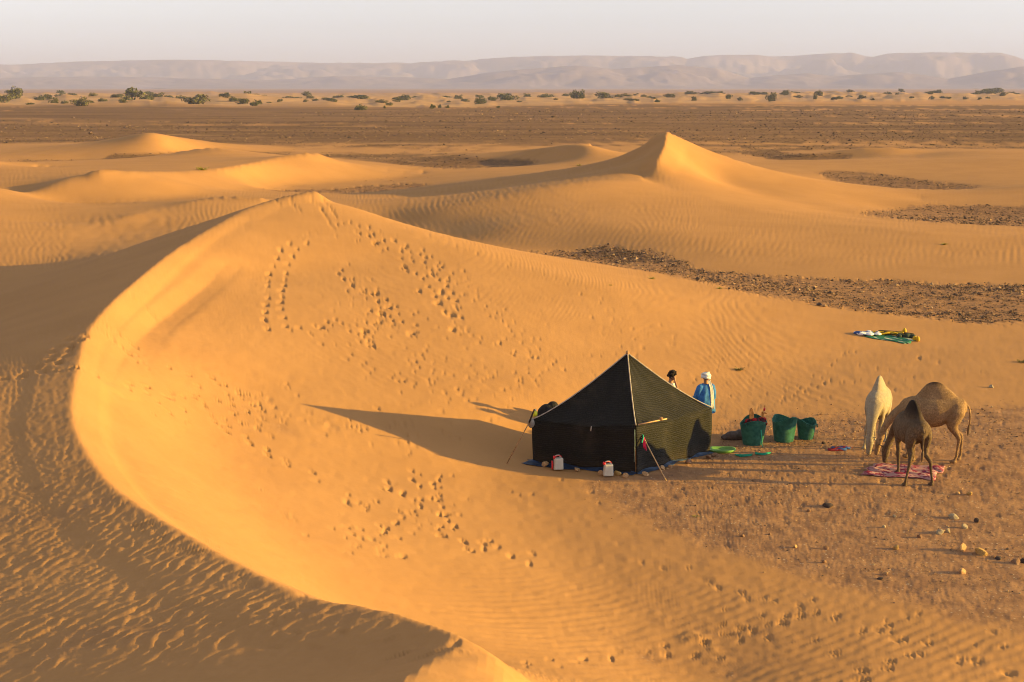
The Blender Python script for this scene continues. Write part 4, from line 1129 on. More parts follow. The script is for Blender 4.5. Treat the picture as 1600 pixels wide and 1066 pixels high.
for i, (px, py, w_, h_, c, lb) in enumerate([
    (851, 725, 13, 8, 'tan', 'flat tan stone on the groundsheet left of the red-tied water can'),
    (902, 733.5, 12, 6, 'tan', 'flat tan stone on the groundsheet midway between the two water cans'),
    (938.5, 739, 9, 8, 'tan', 'grey-tan stone touching the left side of the right-hand water can'),
    (965, 739.5, 11, 8, 'yellow', 'yellow stone just right of the right-hand water can'),
    (977.5, 742, 12, 9, 'tan', 'long tan stone at the tent front corner, second right of the water can'),
    (1009, 740, 11, 7, 'tan', 'tan stone on the pale groundsheet just right of the tent front corner'),
    (1034, 732, 9, 8, 'tan', 'round tan stone beside the foot of the prop pole'),
    (1047.5, 730, 7, 6, 'tan', 'small tan stone just right of the prop pole'),
    (1075, 722, 11, 7, 'brown', 'brown stone halfway along the sunlit tent wall'),
    (1107, 713.5, 9, 7, 'brown', 'brown stone at the right corner of the tent'),
    (1117, 711, 10, 6, 'brown', 'flat brown stone between the tent corner and the green tray')]):
    stone(px, py, w_, h_, c, lb, TG, i, None, .02)
LG = 'loose stones on the trodden ground near the camels'
for i, (px, py, w_, h_, c, lb) in enumerate([
    (1400, 856, 10, 8, 'yellow', 'small yellow stone, lone one left of the two big boulders'),
    (1437, 837, 9, 9, 'brown', 'brown stone at the left end of the slanting row of stones'),
    (1467.5, 831, 13, 8, 'pale', 'pale yellow stone, second in the slanting row'),
    (1481, 829, 8, 8, 'pale', 'small pale stone third in the slanting row, touching the second'),
    (1506.5, 822, 9, 8, 'pale', 'white pointed stone, fourth in the slanting row'),
    (1525, 813, 8, 8, 'dark', 'black stone at the right end of the slanting row'),
    (1490, 806, 14, 9, 'pale', 'pale angular stone above the slanting row'),
    (1503, 855, 15, 14, 'tan', 'largest rounded tan boulder below the slanting row'),
    (1533, 862, 20, 11, 'yellow', 'long yellow-brown boulder right beside the rounded tan boulder'),
    (1560, 871, 13, 6, 'dark', 'flat black stone right of the long yellow-brown boulder'),
    (1586, 877, 14, 8, 'brown', 'brown stone near the right picture edge, right of the flat black stone'),
    (1599, 876, 10, 8, 'dark', 'dark stone cut by the right picture edge'),
    (1503, 893, 13, 9, 'tan', 'angular tan stone standing alone below the rounded boulder'),
    (1383, 896, 9, 5, 'tan', 'low tan stone at the edge of the rippled sand'),
    (1375, 904, 10, 4, 'dark', 'flat dark stone just below the low tan stone at the ripples'),
    (1290, 856, 8, 7, 'brown', 'brown stone by itself left of centre on the trodden ground'),
    (1288, 878, 8, 6, 'brown', 'brown stone at the very edge of the ripples, left of the dark patch'),
    (1381, 823, 7, 6, 'pale', 'tiny pale stone left of the slanting row'),
    (1398, 806, 6, 5, 'pale', 'tiny pale stone below the near camel'),
    (1497, 771, 8, 5, 'tan', 'flat tan stone right of the near camel, left of the orange one'),
    (1515, 772, 8, 6, 'yellow', 'orange stone right of the near camel'),
    (1292, 789, 18, 7, 'dark', 'long low charred lump below the blanket'),
    (1352, 735, 8, 6, 'brown', 'brown stone at the left tip of the red blanket'),
    (1549, 603, 7, 5, 'pale', 'tiny pale stone far right behind the brown camel'),
    (1287, 692, 6, 5, 'dark', 'small dark stone right of the green baskets'),
    (1264, 797, 7, 5, 'brown', 'brown stone left of the charred lump'),
    (1160, 837, 7, 5, 'brown', 'small brown stone on open ground below the tent and baskets'),
    (1242, 854, 7, 6, 'tan', 'small tan stone left of the solitary brown stone')]):
    stone(px, py, w_, h_, c, lb, LG, i + 3)

# ------------------------------------------------------------------ green baskets and what is in them
bask_m, t, b = new_mat('green_woven_plastic', (.02, .2, .15), .7, .25); g = N(t); o_ = g.obj()
wv = g.n('ShaderNodeTexWave', wave_type='BANDS', bands_direction='Z'); g.set(wv.inputs['Vector'], o_); g.set(wv.inputs['Scale'], 14.0); g.set(wv.inputs['Distortion'], 1.5)
t.links.new(g.mix(g.rng(g.noise(7, 4, .6, o_), .3, .7), (.02, .13, .10), (.055, .24, .175)), b.inputs['Base Color'])
t.links.new(g.bump(g.math('ADD', wv.outputs['Fac'], g.noise(5, 3, .5, o_)), .02), b.inputs['Normal'])
wood_m = simple_mat('orange_saddle_wood', (.62, .27, .07), .6, .35, 14, .004, 20)
redc_m, t, b = new_mat('red_saddle_blanket', (.3, .02, .02), .9, .1); g = N(t)
t.links.new(g.mix(g.rng(g.noise(9, 3, .6, g.obj(), .8), .48, .52), (.34, .015, .02), (.05, .015, .02)), b.inputs['Base Color'])
def basket(px, py, w_, h_, rz, squash, lean, label, seed):
    p = at(px, py); root = empty('basket', (p.x, p.y + w_ * .3, p.z), rz)
    rd = random.Random(seed); n = 40; Vs, Fs = [], []
    ph = [rd.uniform(0, 6.28) for _ in range(4)]
    def ringp(t_, inset):
        out = []
        for k in range(n):
            a = 2 * math.pi * k / n
            r = (w_ / 2) * (.74 + .26 * t_ ** .8) - inset
            r *= 1 + t_ * (.05 * math.sin(2 * a + ph[0]) + .035 * math.sin(3 * a + ph[1]) + .02 * math.sin(7 * a + ph[2]))
            z = h_ * t_ * (1 + t_ * (.11 * math.cos(2 * a + ph[3]) + lean * math.cos(a - .5)))
            out.append(Vector((r * math.cos(a), r * math.sin(a) * squash, z)))
        return out
    rings = [ringp(0, .05)] + [ringp(t_, 0) for t_ in (0.0, .04, .15, .3, .45, .6, .75, .88, 1.0)] + [ringp(t_, .014) for t_ in (1.0, .8, .6, .4, .2, .04)]
    for r_ in rings: Vs += r_
    for i in range(len(rings) - 1):
        for k in range(n): Fs.append((i * n + k, i * n + (k + 1) % n, (i + 1) * n + (k + 1) % n, (i + 1) * n + k))
    Fs.append(tuple(range(n))[::-1]); Fs.append(tuple((len(rings) - 1) * n + k for k in range(n)))
    mesh_obj('body', Vs, Fs, bask_m, root)
    rim = ringp(1.0, .006); Vs, Fs = [], []
    loft(Vs, Fs, [(*v, .014, .014) for v in rim + rim[:1]], 8); mesh_obj('rim', Vs, Fs, bask_m, root)
    for a0 in (0.4, 3.6):                              # two rope handles
        a1, a2 = int(a0 / 6.283 * n), int((a0 + .75) / 6.283 * n)
        q1, q2 = rim[a1 % n], rim[a2 % n]; mid = (q1 + q2) / 2; out = Vector((mid.x, mid.y, 0)).normalized()
        tube('handle', curve3([tuple(q1), tuple(mid + out * .07 + Vector((0, 0, -.03))), tuple(mid + out * .06 + Vector((0, 0, -.12))), tuple(q2)], 5), .012, bask_m, root, 6)
    tag(root, label, 'basket', 'green baskets on the ground beside the tent')
    return root
bk1 = basket(1178, 697, .72, .66, .3, .86, .06, 'green woven basket nearest the tent, holding wooden saddle frames and a red blanket', 3)
bk2 = basket(1227, 692, .76, .62, 1.2, .92, -.05, 'empty green woven basket in the middle of the three', 8)
bk3 = basket(1261, 687, .56, .50, 2.0, .92, .04, 'smallest green woven basket, rightmost of the three', 21)
tube('cord', curve3([(.03, -.40, .48), (.05, -.42, .30), (.06, -.41, .12), (.10, -.43, .0)]), .012, simple_mat('bright_green_strap', (.03, .38, .24), .6), bk1, 6)
def plank(name, x, y, z0, w0, w1, h_, lean, label):
    root_l = bk1.location
    bm = bmesh.new(); outl = [(-w0 / 2, 0), (w0 / 2, 0), (w1 / 2 + .02, h_ * .72), (w1 / 2, h_ * .93), (0, h_), (-w1 / 2, h_ * .93), (-w1 / 2 - .02, h_ * .72)]
    f_ = [bm.verts.new((a, -.017, c)) for a, c in outl]; b_ = [bm.verts.new((a, .017, c)) for a, c in outl]
    bm.faces.new(f_); bm.faces.new(b_[::-1])
    for i in range(len(outl)): bm.faces.new((f_[i], b_[i], b_[(i + 1) % 7], f_[(i + 1) % 7]))
    bmesh.ops.recalc_face_normals(bm, faces=bm.faces)
    bmesh.ops.bevel(bm, geom=bm.edges[:], offset=.006, segments=1, affect='EDGES')
    o = bm_obj(name, bm, wood_m); o.location = root_l + Vector((x, y, z0)); o.rotation_euler = (.05, lean, .35)
    for p_ in o.data.polygons: p_.use_smooth = False
    return o
o = plank('saddle_board', -.02, .02, .35, .15, .09, .68, -.10, '')
tag(o, 'broad orange wooden saddle board standing in the nearest green basket', 'saddle board')
cross = empty('wooden_yoke', bk1.location + Vector((.22, .05, .32)), .3)
for (a, b_, nm) in (((0, 0, 0), (.10, 0, .74), 'stick'), ((.02, 0, .56), (.16, .0, .52), 'crosspiece'), ((.06, .03, 0), (.04, .03, .55), 'stick')):
    tube(nm, [a, tuple(Vector(a).lerp(Vector(b_), .5)), b_], .026, wood_m, cross, 8, .020)
tag(cross, 'forked wooden saddle frame with red binding, right of the broad board in the basket', 'saddle frame')
tube('binding', [(.085, 0, .60), (.095, 0, .68)], .028, red_m, cross)
Vs, Fs = [], []; rd = random.Random(4)
for k in range(16): ball(Vs, Fs, (rd.uniform(-.22, .24), rd.uniform(-.15, .15), rd.uniform(-.12, .08)), (rd.uniform(.08, .13), rd.uniform(.07, .11), rd.uniform(.05, .09)), 10, 7)
o = fused('red_blanket', Vs, Fs, .018, 2, redc_m); o.location = bk1.location + Vector((.06, .06, .62))
tag(o, 'crumpled dark red blanket stuffed into the top of the nearest green basket', 'blanket')
Vs, Fs = [], []
ball(Vs, Fs, (0, 0, .12), (.26, .17, .14)); ball(Vs, Fs, (.18, .05, .14), (.15, .14, .16)); ball(Vs, Fs, (-.22, 0, .08), (.14, .1, .08))
o = fused('bag', Vs, Fs, .025, 3, simple_mat('grey_bag_cloth', (.12, .09, .08), .85, .3, 10, .02, 15)); q = at(1147, 688); o.location = (q.x, q.y + .1, q.z - .02)
tag(o, 'grey-brown soft bag lying behind the nearest green basket', 'bag')
q = at(1126, 707); Vs, Fs = [], []
for t_, r_, z_ in ((0, .30, 0.0), (1, .36, .05), (2, .37, .085), (3, .34, .085), (4, .28, .035), (5, .05, .03)):
    for k in range(24):
        a = 2 * math.pi * k / 24; Vs.append((r_ * math.cos(a), r_ * .72 * math.sin(a), z_ + .01 * math.sin(3 * a) * (t_ > 0)))
for i in range(5):
    for k in range(24): Fs.append((i * 24 + k, i * 24 + (k + 1) % 24, (i + 1) * 24 + (k + 1) % 24, (i + 1) * 24 + k))
Fs.append(tuple(range(24))[::-1]); Fs.append(tuple(5 * 24 + k for k in range(24)))
o = mesh_obj('tray', Vs, Fs, simple_mat('lime_green_plastic', (.12, .28, .05), .5, .3, 3, spec=.4)); o.location = (q.x + .05, q.y + .1, q.z)
tag(o, 'shallow light green tray on the ground at the right corner of the tent', 'tray')
strap_m = simple_mat('teal_strap', (.01, .26, .16), .6)
def scribble(name, c, spread, n, r, mat, seed, label, cat, loops=3, hgt=.03, group=None):
    rd = random.Random(seed); pts = []
    for i in range(n): pts.append((rd.uniform(-spread[0], spread[0]) * (1 if i % 2 else -.8), rd.uniform(-spread[1], spread[1]), r + rd.uniform(0, hgt)))
    pts = [tuple(p) for p in spline(pts, .03)]
    o = tube(name, pts, r, mat, None, 6); o.location = c
    tag(o, label, cat, group); return o
scribble('strap', at(1166, 713), (.30, .10), 7, .018, strap_m, 1, 'tangled teal strap on the ground right of the light green tray', 'strap')
scribble('strap', at(1192, 711), (.22, .09), 8, .020, strap_m, 2, 'knotted teal strap on the ground in front of the nearest basket', 'strap')
def cloth(name, poly, mat, label, cat, hgt=.05, seed=0, freq=1.0, nu=60, nv=24):
    """a crumpled cloth on the ground; poly: four photo pixels, left, far, right, near"""
    A, B, C_, D = [np.array(at(*p)) for p in poly]; rd = random.Random(seed); ph = [rd.uniform(0, 6.28) for _ in range(8)]
    o0 = (A + B + C_ + D) / 4; Vs = []
    for j in range(nv + 1):
        for i in range(nu + 1):
            u, v = i / nu, j / nv
            p = (A * (1 - u) + B * u) * (1 - v) + (D * (1 - u) + C_ * u) * v
            e = min(u, 1 - u, v, 1 - v); wob = (1 - min(1, e * 6)) * .10
            p = p + np.array([math.sin(v * 9 + ph[0]) * wob, math.sin(u * 11 + ph[1]) * wob, 0])
            z = ground_z(p[0], p[1]) + .012 + hgt * max(0, .5 * math.sin(u * 19 * freq + v * 7 + ph[2]) * math.sin(v * 8 * freq + ph[3]) + .35 * math.sin(u * 41 * freq - v * 13 + ph[4]) + .25) * min(1, e * 8 + .15)
            Vs.append(Vector((p[0] - o0[0], p[1] - o0[1], z - o0[2])))
    Fs = [(j * (nu + 1) + i, j * (nu + 1) + i + 1, (j + 1) * (nu + 1) + i + 1, (j + 1) * (nu + 1) + i) for j in range(nv) for i in range(nu)]
    o = mesh_obj(name, Vs, Fs, mat); o.location = o0; m_o = o.modifiers.new('t', 'SOLIDIFY'); m_o.thickness = .008
    uv_set(o, [(i / nu, j / nv) for j in range(nv + 1) for i in range(nu + 1)])
    tag(o, label, cat); return o
bl_m, t, b = new_mat('red_and_white_blanket', (.4, .03, .05), .95, .05); g = N(t); uvn = g.n('ShaderNodeUVMap')
sc_uv = g.scale(uvn.outputs[0], (16, 6, 1))
vz = g.n('ShaderNodeTexVoronoi'); g.set(vz.inputs['Vector'], sc_uv); g.set(vz.inputs['Scale'], 1.6)
c = g.mix(g.rng(g.noise(1.2, 3, .6, sc_uv, 1.5), .45, .52), (.22, .03, .06), (.40, .23, .22))
c = g.mix(g.rng(vz.outputs['Distance'], .22, .14), c, (.16, .03, .10))
t.links.new(c, b.inputs['Base Color'])
cloth('blanket', [(1336, 742), (1362, 727), (1484, 733), (1462, 752)], bl_m, 'crumpled red and white patterned blanket spread under the camels\' heads', 'blanket', .09, 3)
mc_m, t, b = new_mat('red_and_blue_rag', (.3, .05, .05), .9, .1); g = N(t)
t.links.new(g.mix(g.rng(g.noise(5, 2, .5, g.obj()), .48, .52), (.30, .03, .03), (.04, .09, .25)), b.inputs['Base Color'])
cloth('rag', [(1298, 704), (1308, 699), (1326, 700), (1316, 705)], mc_m, 'small red and blue rag lying between the baskets and the white camel', 'rag', .03, 6, .5, 20, 10)
# things spread out to dry beyond the camp
gr_m, t, b = new_mat('green_and_white_sheet', (.05, .22, .13), .8, .1); g = N(t); uvn = g.n('ShaderNodeUVMap')
t.links.new(g.mix(g.rng(g.noise(3, 2, .5, g.scale(uvn.outputs[0], (2, 1, 1))), .55, .6), (.035, .16, .10), (.50, .50, .40)), b.inputs['Base Color'])
cloth('green_sheet', [(1346, 526), (1362, 518), (1436, 532), (1420, 538)], gr_m, 'long green and white sheet spread on the sand beyond the camp', 'sheet', .03, 7, 1, 50, 10)
wh_m, t, b = new_mat('white_and_blue_cloth', (.7, .7, .75), .9, .1); g = N(t)
t.links.new(g.mix(g.rng(g.noise(2.4, 2, .5, g.obj()), .42, .46), (.05, .09, .25), (.72, .70, .72)), b.inputs['Base Color'])
Vs, Fs = [], []; rd = random.Random(9)
for k in range(14): ball(Vs, Fs, (rd.uniform(-.42, .42), rd.uniform(-.3, .3) - .0, .03), (rd.uniform(.12, .2), rd.uniform(.1, .25), rd.uniform(.05, .10)), 10, 6)
o = fused('white_cloth', Vs, Fs, .025, 3, wh_m); o.location = at(1357, 523) + Vector((0, 0, .04)); o.rotation_euler = (0, 0, -.3)
tag(o, 'heap of white and blue cloth at the left end of the green sheet', 'cloth')
yel_m = simple_mat('yellow_webbing', (.52, .33, .02), .7); ybr_m = simple_mat('dark_webbing', (.06, .045, .02), .8)
scribble('yellow_strap', at(1392, 524) + Vector((0, 0, .03)), (.85, .16), 16, .028, yel_m, 21, 'tangle of yellow straps lying along the green sheet', 'strap', hgt=.10)
scribble('dark_strap', at(1396, 524) + Vector((0, 0, .02)), (.75, .17), 14, .030, ybr_m, 22, 'tangle of dark straps mixed with the yellow ones on the green sheet', 'strap', hgt=.13)
Vs, Fs = [], []; rd = random.Random(10)
for k in range(9): ball(Vs, Fs, (rd.uniform(-.35, .35), rd.uniform(-.12, .12), .05), (rd.uniform(.09, .15), rd.uniform(.08, .13), rd.uniform(.07, .12)), 10, 6)
o = fused('saddle_pad', Vs, Fs, .025, 2, simple_mat('dark_green_pad', (.035, .05, .035), .8)); o.location = at(1414, 528) + Vector((0, 0, .02)); tag(o, 'dark green padded bundle on the right half of the green sheet', 'pad')
for px, py, lb in ((1429, 532.5, 'small yellow bag at the right end of the green sheet, left of its twin'), (1434, 533.5, 'small yellow bag at the far right end of the green sheet'), (1413, 524, 'upright yellow bag on top of the dark green bundle')):
    Vs, Fs = [], []; ball(Vs, Fs, (0, 0, .09), (.085, .08, .10)); loft(Vs, Fs, [(0, 0, .15, .03, .03), (.01, 0, .2, .045, .045)], 8, up=(1, 0, 0))
    o = fused('yellow_bag', Vs, Fs, .016, 2, yel_m); o.location = at(px, py) + Vector((0, 0, .10 if px == 1413 else 0)); tag(o, lb, 'bag', 'small yellow bags on the sheet')
# pack behind the left tent corner with a yellow-green flask
Vs, Fs = [], []
ball(Vs, Fs, (0, 0, .28), (.42, .26, .28)); ball(Vs, Fs, (.25, .05, .42), (.28, .22, .22)); ball(Vs, Fs, (-.28, 0, .22), (.2, .2, .22))
pk = fused('pack_bundle', Vs, Fs, .03, 3, simple_mat('black_pack_cloth', (.02, .02, .022), .8, .3, 8, .03, 9)); q = np.array(P(860, 668)); pk.location = (q[0] - .08, q[1] + .2, ground_z(q[0], q[1]) - .02); pk.scale = (.62, .6, .86)
tag(pk, 'black bundle of packs on the sand behind the left corner of the tent', 'pack')
fl = empty('flask', Vector(P(836, 647, 1.30)), 0)
Vs, Fs = [], []; loft(Vs, Fs, [(0, 0, -.06, .05, .05), (0, 0, 0, .062, .062), (0, 0, .06, .058, .058), (0, 0, .09, .03, .03)], 14, up=(1, 0, 0)); mesh_obj('flask_body', Vs, Fs, simple_mat('yellow_green_plastic', (.55, .60, .03), .45, spec=.4), fl)
Vs, Fs = [], []; loft(Vs, Fs, [(0, 0, .09, .032, .032), (0, 0, .125, .03, .03)], 12, up=(1, 0, 0)); mesh_obj('cap', Vs, Fs, can_m, fl)
tag(fl, 'yellow-green flask hanging from the pole at the left corner of the tent', 'flask')
cb = empty('hanging_bag', Vector(P(830, 659, 1.14)), 0)
Vs, Fs = [], []; ball(Vs, Fs, (0, 0, -.04), (.09, .07, .13), 12, 8); mesh_obj('pouch', Vs, Fs, simple_mat('grey_clear_plastic', (.22, .21, .20), .5), cb)
tube('loop', curve3([(-.03, 0, .08), (0, 0, .16), (.03, 0, .08)]), .008, seam_m, cb)
tag(cb, 'small grey pouch hanging below the flask at the left tent corner', 'pouch')

# ------------------------------------------------------------------ low plants on the sand
def tuft_mesh(seed, n=70, up_=.8):
    rd = random.Random(seed); Vs, Fs = [], []
    for k in range(n):
        a = rd.uniform(0, 6.28); r0 = rd.uniform(0, .3); L = rd.uniform(.35, 1.0); e = rd.uniform(.3, 1.35) * up_
        b0 = Vector((r0 * math.cos(a), r0 * math.sin(a), 0)); d = Vector((math.cos(a + rd.uniform(-.5, .5)) * math.cos(e), math.sin(a) * math.cos(e), math.sin(e)))
        s = d.cross(Vector((0, 0, 1))).normalized() * .035
        m1 = b0 + d * L * .55; tp = b0 + d * L + Vector((0, 0, -.08))
        i = len(Vs); Vs += [b0 - s, b0 + s, m1 + s * .8, m1 - s * .8, tp]
        Fs += [(i, i + 1, i + 2, i + 3), (i + 3, i + 2, i + 4)]
        for q in range(3):
            w_ = b0.lerp(tp, rd.uniform(.3, 1)); v1 = Vector((rd.gauss(0, .05), rd.gauss(0, .05), rd.gauss(0, .05))); v2 = Vector((rd.gauss(0, .05), rd.gauss(0, .05), rd.gauss(0, .05)))
            i = len(Vs); Vs += [w_, w_ + v1, w_ + v2]; Fs.append((i, i + 1, i + 2))
    me = bpy.data.meshes.new('tuft'); me.from_pydata([tuple(v) for v in Vs], [], Fs); return me
tg_m = simple_mat('dry_olive_stems', (.20, .17, .06), .9, .4, 6); tgg_m = simple_mat('yellow_green_stems', (.30, .27, .05), .9, .4, 6)
TM = [tuft_mesh(k) for k in range(4)]
for me in TM: me.materials.append(tg_m)
for i, (px, py, wpx, c, lb) in enumerate([
    (1155, 578, 22, 0, 'dry olive tuft on the smooth sand above the green baskets'), (1598, 566, 22, 0, 'dry tuft casting a long shadow at the right picture edge'),
    (1018, 436, 16, 1, 'yellow-green plant in the rocky strip, leftmost of three'), (1124, 452, 14, 1, 'yellow-green plant in the middle of the rocky strip'), (1266, 453, 12, 1, 'yellow-green plant furthest right in the rocky strip'),
    (1088, 808, 14, 1, 'small yellowish plant on the ground below the tent corner'), (316, 266, 26, 1, 'yellow-green bush on red ground between the left dunes'), (954, 446, 8, 1, 'small plant where the big dune meets the rocky strip'),
    (1475, 383, 14, 1, 'faint dry plant on the rippled slope at the right'), (905, 259, 12, 1, 'yellow-green plant at the foot of the dune left of the high peak')]):
    p = at(px, py); w_ = wpx / FPX * math.hypot(p.x, p.y) / 1.7
    o = bpy.data.objects.new('desert_plant', TM[i % 4]); col.objects.link(o); o.location = p + Vector((0, 0, -.01)); o.scale = (w_, w_, w_ * .6); o.rotation_euler = (0, 0, i)
    o.material_slots[0].link = 'OBJECT'; o.material_slots[0].material = tgg_m if c else tg_m
    tag(o, lb, 'plant', 'low desert plants')

# ------------------------------------------------------------------ bushes and trees of the far scrub belt
leaf_m, t, b = new_mat('tamarisk_foliage', (.07, .09, .035), .9, .1); g = N(t)
oi = g.n('ShaderNodeObjectInfo')
c = g.mix(g.rng(g.noise(2.2, 4, .6, g.obj()), .35, .65), (.06, .07, .036), (.13, .13, .065))
c = g.mix(g.math('MULTIPLY', oi.outputs['Random'], .6), c, (.15, .125, .06))
t.links.new(c, b.inputs['Base Color'])
bark_m = simple_mat('grey_brown_bark', (.10, .07, .05), .95, .3, 5)
def crown_mesh(seed, tall):
    rd = np.random.default_rng(seed); Vs, Fs = [], []
    lumps = [(rd.uniform(-.72, .72), rd.uniform(-.5, .5), rd.uniform(.12, .85), rd.uniform(.12, .34)) for _ in range(15)] + [(rd.uniform(-.2, .2), 0, .3, .42)]
    for (x, y, z, r) in lumps:
        z = min(z, 1 - r * .75 + .05) if abs(x) < .35 else min(z, .50)
        for k in range(int(120 * (r / .35) ** 2)):
            d = rd.normal(size=3); d /= np.linalg.norm(d); rr_ = r * rd.uniform(.6, 1.25)
            p = np.array([x, y, z]) + d * rr_ * np.array([1, 1, .82])
            if p[2] < .02: p[2] = rd.uniform(.02, .12)
            a = rd.normal(size=3) * .04; b_ = rd.normal(size=3) * .04
            i = len(Vs); Vs += [p - a, p + b_, p + a, p - b_]; Fs.append((i, i + 1, i + 2, i + 3))
    me = bpy.data.meshes.new('crown'); me.from_pydata([tuple(v) for v in Vs], [], Fs); me.materials.append(leaf_m); return me
def trunk_mesh(seed):
    rd = random.Random(seed); Vs, Fs = [], []
    loft(Vs, Fs, [(0, 0, -.08, .06, .06), (.02, .01, .15, .045, .045), (.0, .02, .35, .03, .03)], 7, up=(1, 0, 0))
    for k in range(5):
        a = k * 1.26 + rd.uniform(-.3, .3)
        loft(Vs, Fs, [(0, 0, .08 + .05 * k, .028, .028), (.25 * math.cos(a), .22 * math.sin(a), .35 + .05 * k, .018, .018), (.42 * math.cos(a), .36 * math.sin(a), .6, .007, .007)], 6, up=(1, 0, 0))
    me = bpy.data.meshes.new('trunk'); me.from_pydata([tuple(v) for v in Vs], [], Fs); me.materials.append(bark_m); return me
CM = [crown_mesh(60 + k, 0) for k in range(6)]; TRM = [trunk_mesh(70 + k) for k in range(3)]
SH = []
for x0, lst in ((0, [(15,255,60,50),(75,240,75,60),(190,258,50,25),(230,255,50,30),(280,252,40,20),(255,272,40,30),(305,282,30,18),(345,245,40,15),(385,275,70,38),(440,258,40,20),(485,270,40,22),(550,258,50,22),(625,245,100,60),(580,270,30,20),(690,258,60,30),(735,248,90,28),(800,254,45,14),(850,255,40,22),(925,262,110,42),(1065,262,60,24),(1105,265,60,25),(1180,240,70,35),(1150,268,70,32),(1200,280,40,22),(1240,246,40,20),(1320,267,25,18),(1375,252,70,14),(1440,268,30,15),(1465,252,40,15),(1555,265,60,20),(1590,245,40,20)]),
                (530, [(10,245,30,20),(100,252,110,20),(200,272,50,16),(310,248,60,30),(280,258,30,16),(360,246,50,12),(500,243,60,14),(100,290,60,32),(440,287,30,22),(475,285,20,22),(510,290,20,14),(215,290,15,16),(560,246,50,20),(665,260,50,42),(710,255,15,20),(750,288,20,12),(800,250,100,32),(890,245,50,22),(980,248,80,26),(1125,242,80,42),(1250,243,80,32),(1340,245,80,24),(1385,262,60,16),(1435,245,30,18),(1460,250,60,14),(1500,262,30,16),(1560,240,80,28)]),
                (1070, [(30,240,60,14),(110,240,80,14),(160,240,30,18),(205,248,40,26),(45,258,30,18),(260,255,25,18),(330,238,60,16),(405,248,50,38),(370,238,40,12),(505,232,50,10),(615,248,20,30),(637,238,26,30),(590,235,40,14),(735,250,30,12),(780,232,40,14),(850,235,40,12),(885,256,20,10),(1000,240,20,12),(1022,222,30,16),(1070,250,20,12),(1110,235,30,8),(1165,250,25,18),(1190,225,50,22),(1245,255,25,12),(1325,255,25,12),(1435,210,110,36),(1380,232,25,16),(1390,255,20,12),(1430,250,20,14),(1560,216,50,10),(1150,225,30,8)])):
    for X, Y, w_, h_ in lst: SH.append((x0 + X / 3.02, 70 + (Y + h_ / 2) / 3.02, w_ / 3.02, h_ / 3.02))
_r = random.Random(77)
for k in range(60):
    qx = _r.uniform(5, 1595); edge_ = np.interp(qx, [0, 640, 1060, 1600], [166, 166, 159, 154.5])
    qy = _r.uniform(149.5, edge_); qw = _r.uniform(6, 17)
    SH.append((qx, qy, qw, qw * _r.uniform(.3, .5)))
SH.sort()
ORD = ['', 'first', 'second', 'third', 'fourth', 'fifth', 'sixth', 'seventh', 'eighth', 'ninth', 'tenth', 'eleventh', 'twelfth', 'thirteenth', 'fourteenth', 'fifteenth', 'sixteenth', 'seventeenth', 'eighteenth', 'nineteenth']
TENS = {2: ('twentieth', 'twenty'), 3: ('thirtieth', 'thirty'), 4: ('fortieth', 'forty'), 5: ('fiftieth', 'fifty'), 6: ('sixtieth', 'sixty'), 7: ('seventieth', 'seventy'), 8: ('eightieth', 'eighty'), 9: ('ninetieth', 'ninety')}
def ordinal(n):
    if n >= 100: return 'one hundred and ' + ordinal(n - 100) if n > 100 else 'one hundredth'
    return ORD[n] if n < 20 else (TENS[n // 10][0] if n % 10 == 0 else TENS[n // 10][1] + '-' + ORD[n % 10])
for i, (px, py, w_, h_) in enumerate(SH):
    py = max(py, 148.5)
    d = ray(px, py); rr_ = (CAM_Z - .4) / (-d[2]); x, y = d[0] * rr_, d[1] * rr_
    rd_ = math.hypot(x, y)
    W_, H_ = w_ / FPX * rd_, h_ / FPX * rd_
    tr = empty('desert_bush' if h_ < 9 else 'desert_tree', (x, y, ground_z(x, y) - .1), i * 2.4)
    size_w = 'large' if w_ > 26 else 'middling' if w_ > 14 else 'small'
    shape = 'tall rounded' if h_ > .62 * w_ else 'rounded' if h_ > .4 * w_ else 'low spreading'
    for nm, me in (('crown', CM[i % 6]), ('trunk', TRM[i % 3])):
        o = bpy.data.objects.new(nm, me); col.objects.link(o); o.parent = tr
        o.scale = (W_ / 1.65, W_ / 1.65, H_ * 1.0)
    tag(tr, f"{size_w} {shape} green {'bush' if h_ < 9 else 'tree'} of the far belt, {ordinal(i + 1)} from left", 'bush' if h_ < 9 else 'tree', 'bushes and trees of the far scrub belt')

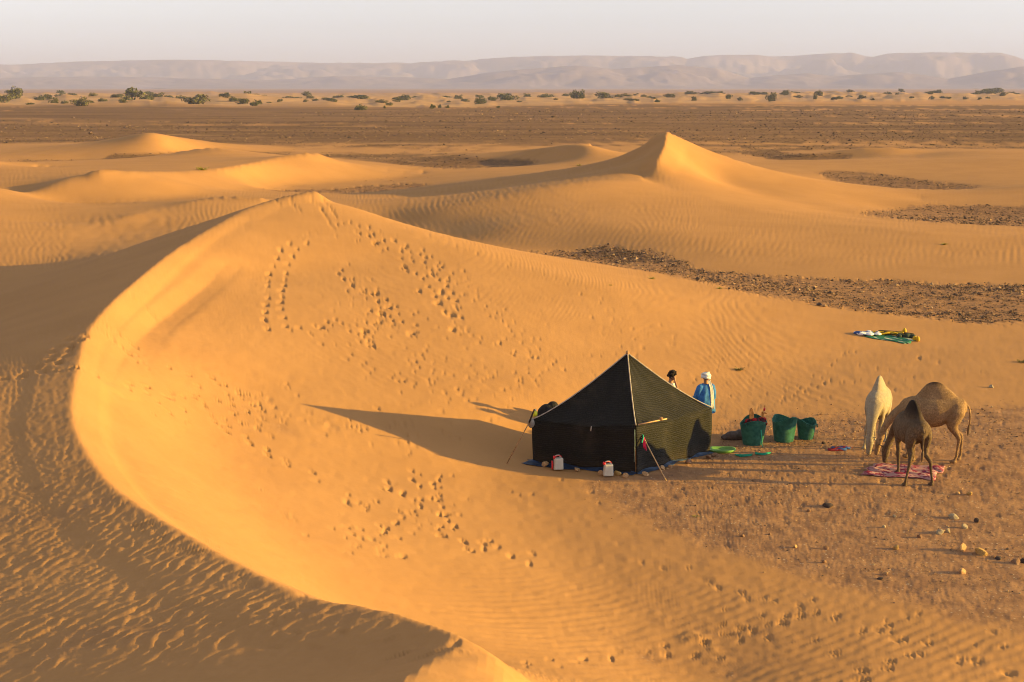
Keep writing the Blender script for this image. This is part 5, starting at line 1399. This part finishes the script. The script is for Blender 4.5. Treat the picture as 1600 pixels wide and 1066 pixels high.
# ------------------------------------------------------------------ stones of the gravel flats: real pieces, too many to count
def scatter(name, mats, n, box, accept, size, seed, flat=.55):
    g_ = np.random.default_rng(seed)
    px = g_.uniform(box[0], box[2], n); py = g_.uniform(box[1], box[3], n)
    a = (px - 800) / FPX; b_ = (533 - py) / FPX
    dx = a / (cp_ + b_ * sp_); dz = (-sp_ + b_ * cp_) / (cp_ + b_ * sp_)
    T_ = np.full(n, np.nan); t_ = 12.0
    while t_ < 900:                                     # march the lines of sight to the land
        m = np.isnan(T_)
        if not m.any(): break
        zz = base(dx[m] * t_, np.full(m.sum(), t_)); hit_ = zz > CAM_Z + dz[m] * t_
        k = np.where(m)[0][hit_]; T_[k] = t_
        t_ *= 1.006
    ok = ~np.isnan(T_); T_ = T_[ok] * g_.uniform(.997, 1.003, ok.sum()); x = dx[ok] * T_; y = T_
    z = base(x, y); keep = g_.random(len(x)) < accept(x, y, z)
    x, y, z = x[keep], y[keep], z[keep]; r = np.hypot(x, y)
    s = size(x, y, r, g_)
    O = np.array([(1, 0, 0), (0, 1, 0), (-1, 0, 0), (0, -1, 0), (.2, .1, 1), (0, 0, -.7), (.7, .7, .55), (-.6, .5, .6)], float)[:6]
    FO = [(0, 1, 4), (1, 2, 4), (2, 3, 4), (3, 0, 4), (1, 0, 5), (2, 1, 5), (3, 2, 5), (0, 3, 5)]
    m = len(x); th = g_.uniform(0, 6.28, m)
    Q = O[None] * g_.uniform(.6, 1.25, (m, 6, 3)) * np.array([1, .8, flat]) * s[:, None, None]
    Vx = Q[..., 0] * np.cos(th)[:, None] - Q[..., 1] * np.sin(th)[:, None]; Vy = Q[..., 0] * np.sin(th)[:, None] + Q[..., 1] * np.cos(th)[:, None]
    VV = np.stack([Vx + x[:, None], Vy + y[:, None], Q[..., 2] + (z + s * flat * .35)[:, None]], -1).reshape(-1, 3)
    FF = (np.array(FO)[None] + (np.arange(m) * 6)[:, None, None]).reshape(-1, 3)
    o = big_mesh(name, VV, FF, mats, smooth=False)
    o.data.polygons.foreach_set('material_index', np.repeat(g_.choice(len(mats), m, p=np.array([.5, .3, .2])[:len(mats)] / sum([.5, .3, .2][:len(mats)])), 8).astype(np.int32))
    tag(o, kind='stuff')
    return o
gm = [stone_mat('gravel_brown', (.14, .085, .055)), stone_mat('gravel_dark', (.08, .055, .045)), stone_mat('gravel_tan', (.38, .24, .13))]
nse = lambda x, y: samp(TS, x * 2.5, y * 2.5)
scatter('gravel', gm, 75000, (700, 340, 1600, 515), lambda x, y, z: rocky(x, y, z) * (.25 + .75 * sstep(-1.2, .8, nse(x, y))), lambda x, y, r, g_: r * 1.25 / FPX * np.exp(g_.normal(0, .5, len(r))), 31)
scatter('gravel', gm, 95000, (0, 172, 1600, 345), lambda x, y, z: rocky(x, y, z) * .75 * sstep(-1.6, .4, nse(x * .4, y * .4)), lambda x, y, r, g_: r * .85 / FPX * np.exp(g_.normal(0, .45, len(r))), 32)
scatter('pebbles', [SM['tan'], SM['brown'], SM['pale']], 26000, (820, 620, 1600, 1010), lambda x, y, z: CAMP(x, y) ** 2 * .8, lambda x, y, r, g_: r * .75 / FPX * np.exp(g_.normal(-.25, .55, len(r))), 33)
scatter('pebbles', [SM['brown'], SM['tan'], SM['dark']], 20000, (1050, 620, 1600, 930), lambda x, y, z: CAMP(x, y) ** 2 * sstep(-.8, 1.2, nse(x * 2, y * 2)), lambda x, y, r, g_: r * 1.05 / FPX * np.exp(g_.normal(-.1, .42, len(r))), 34)
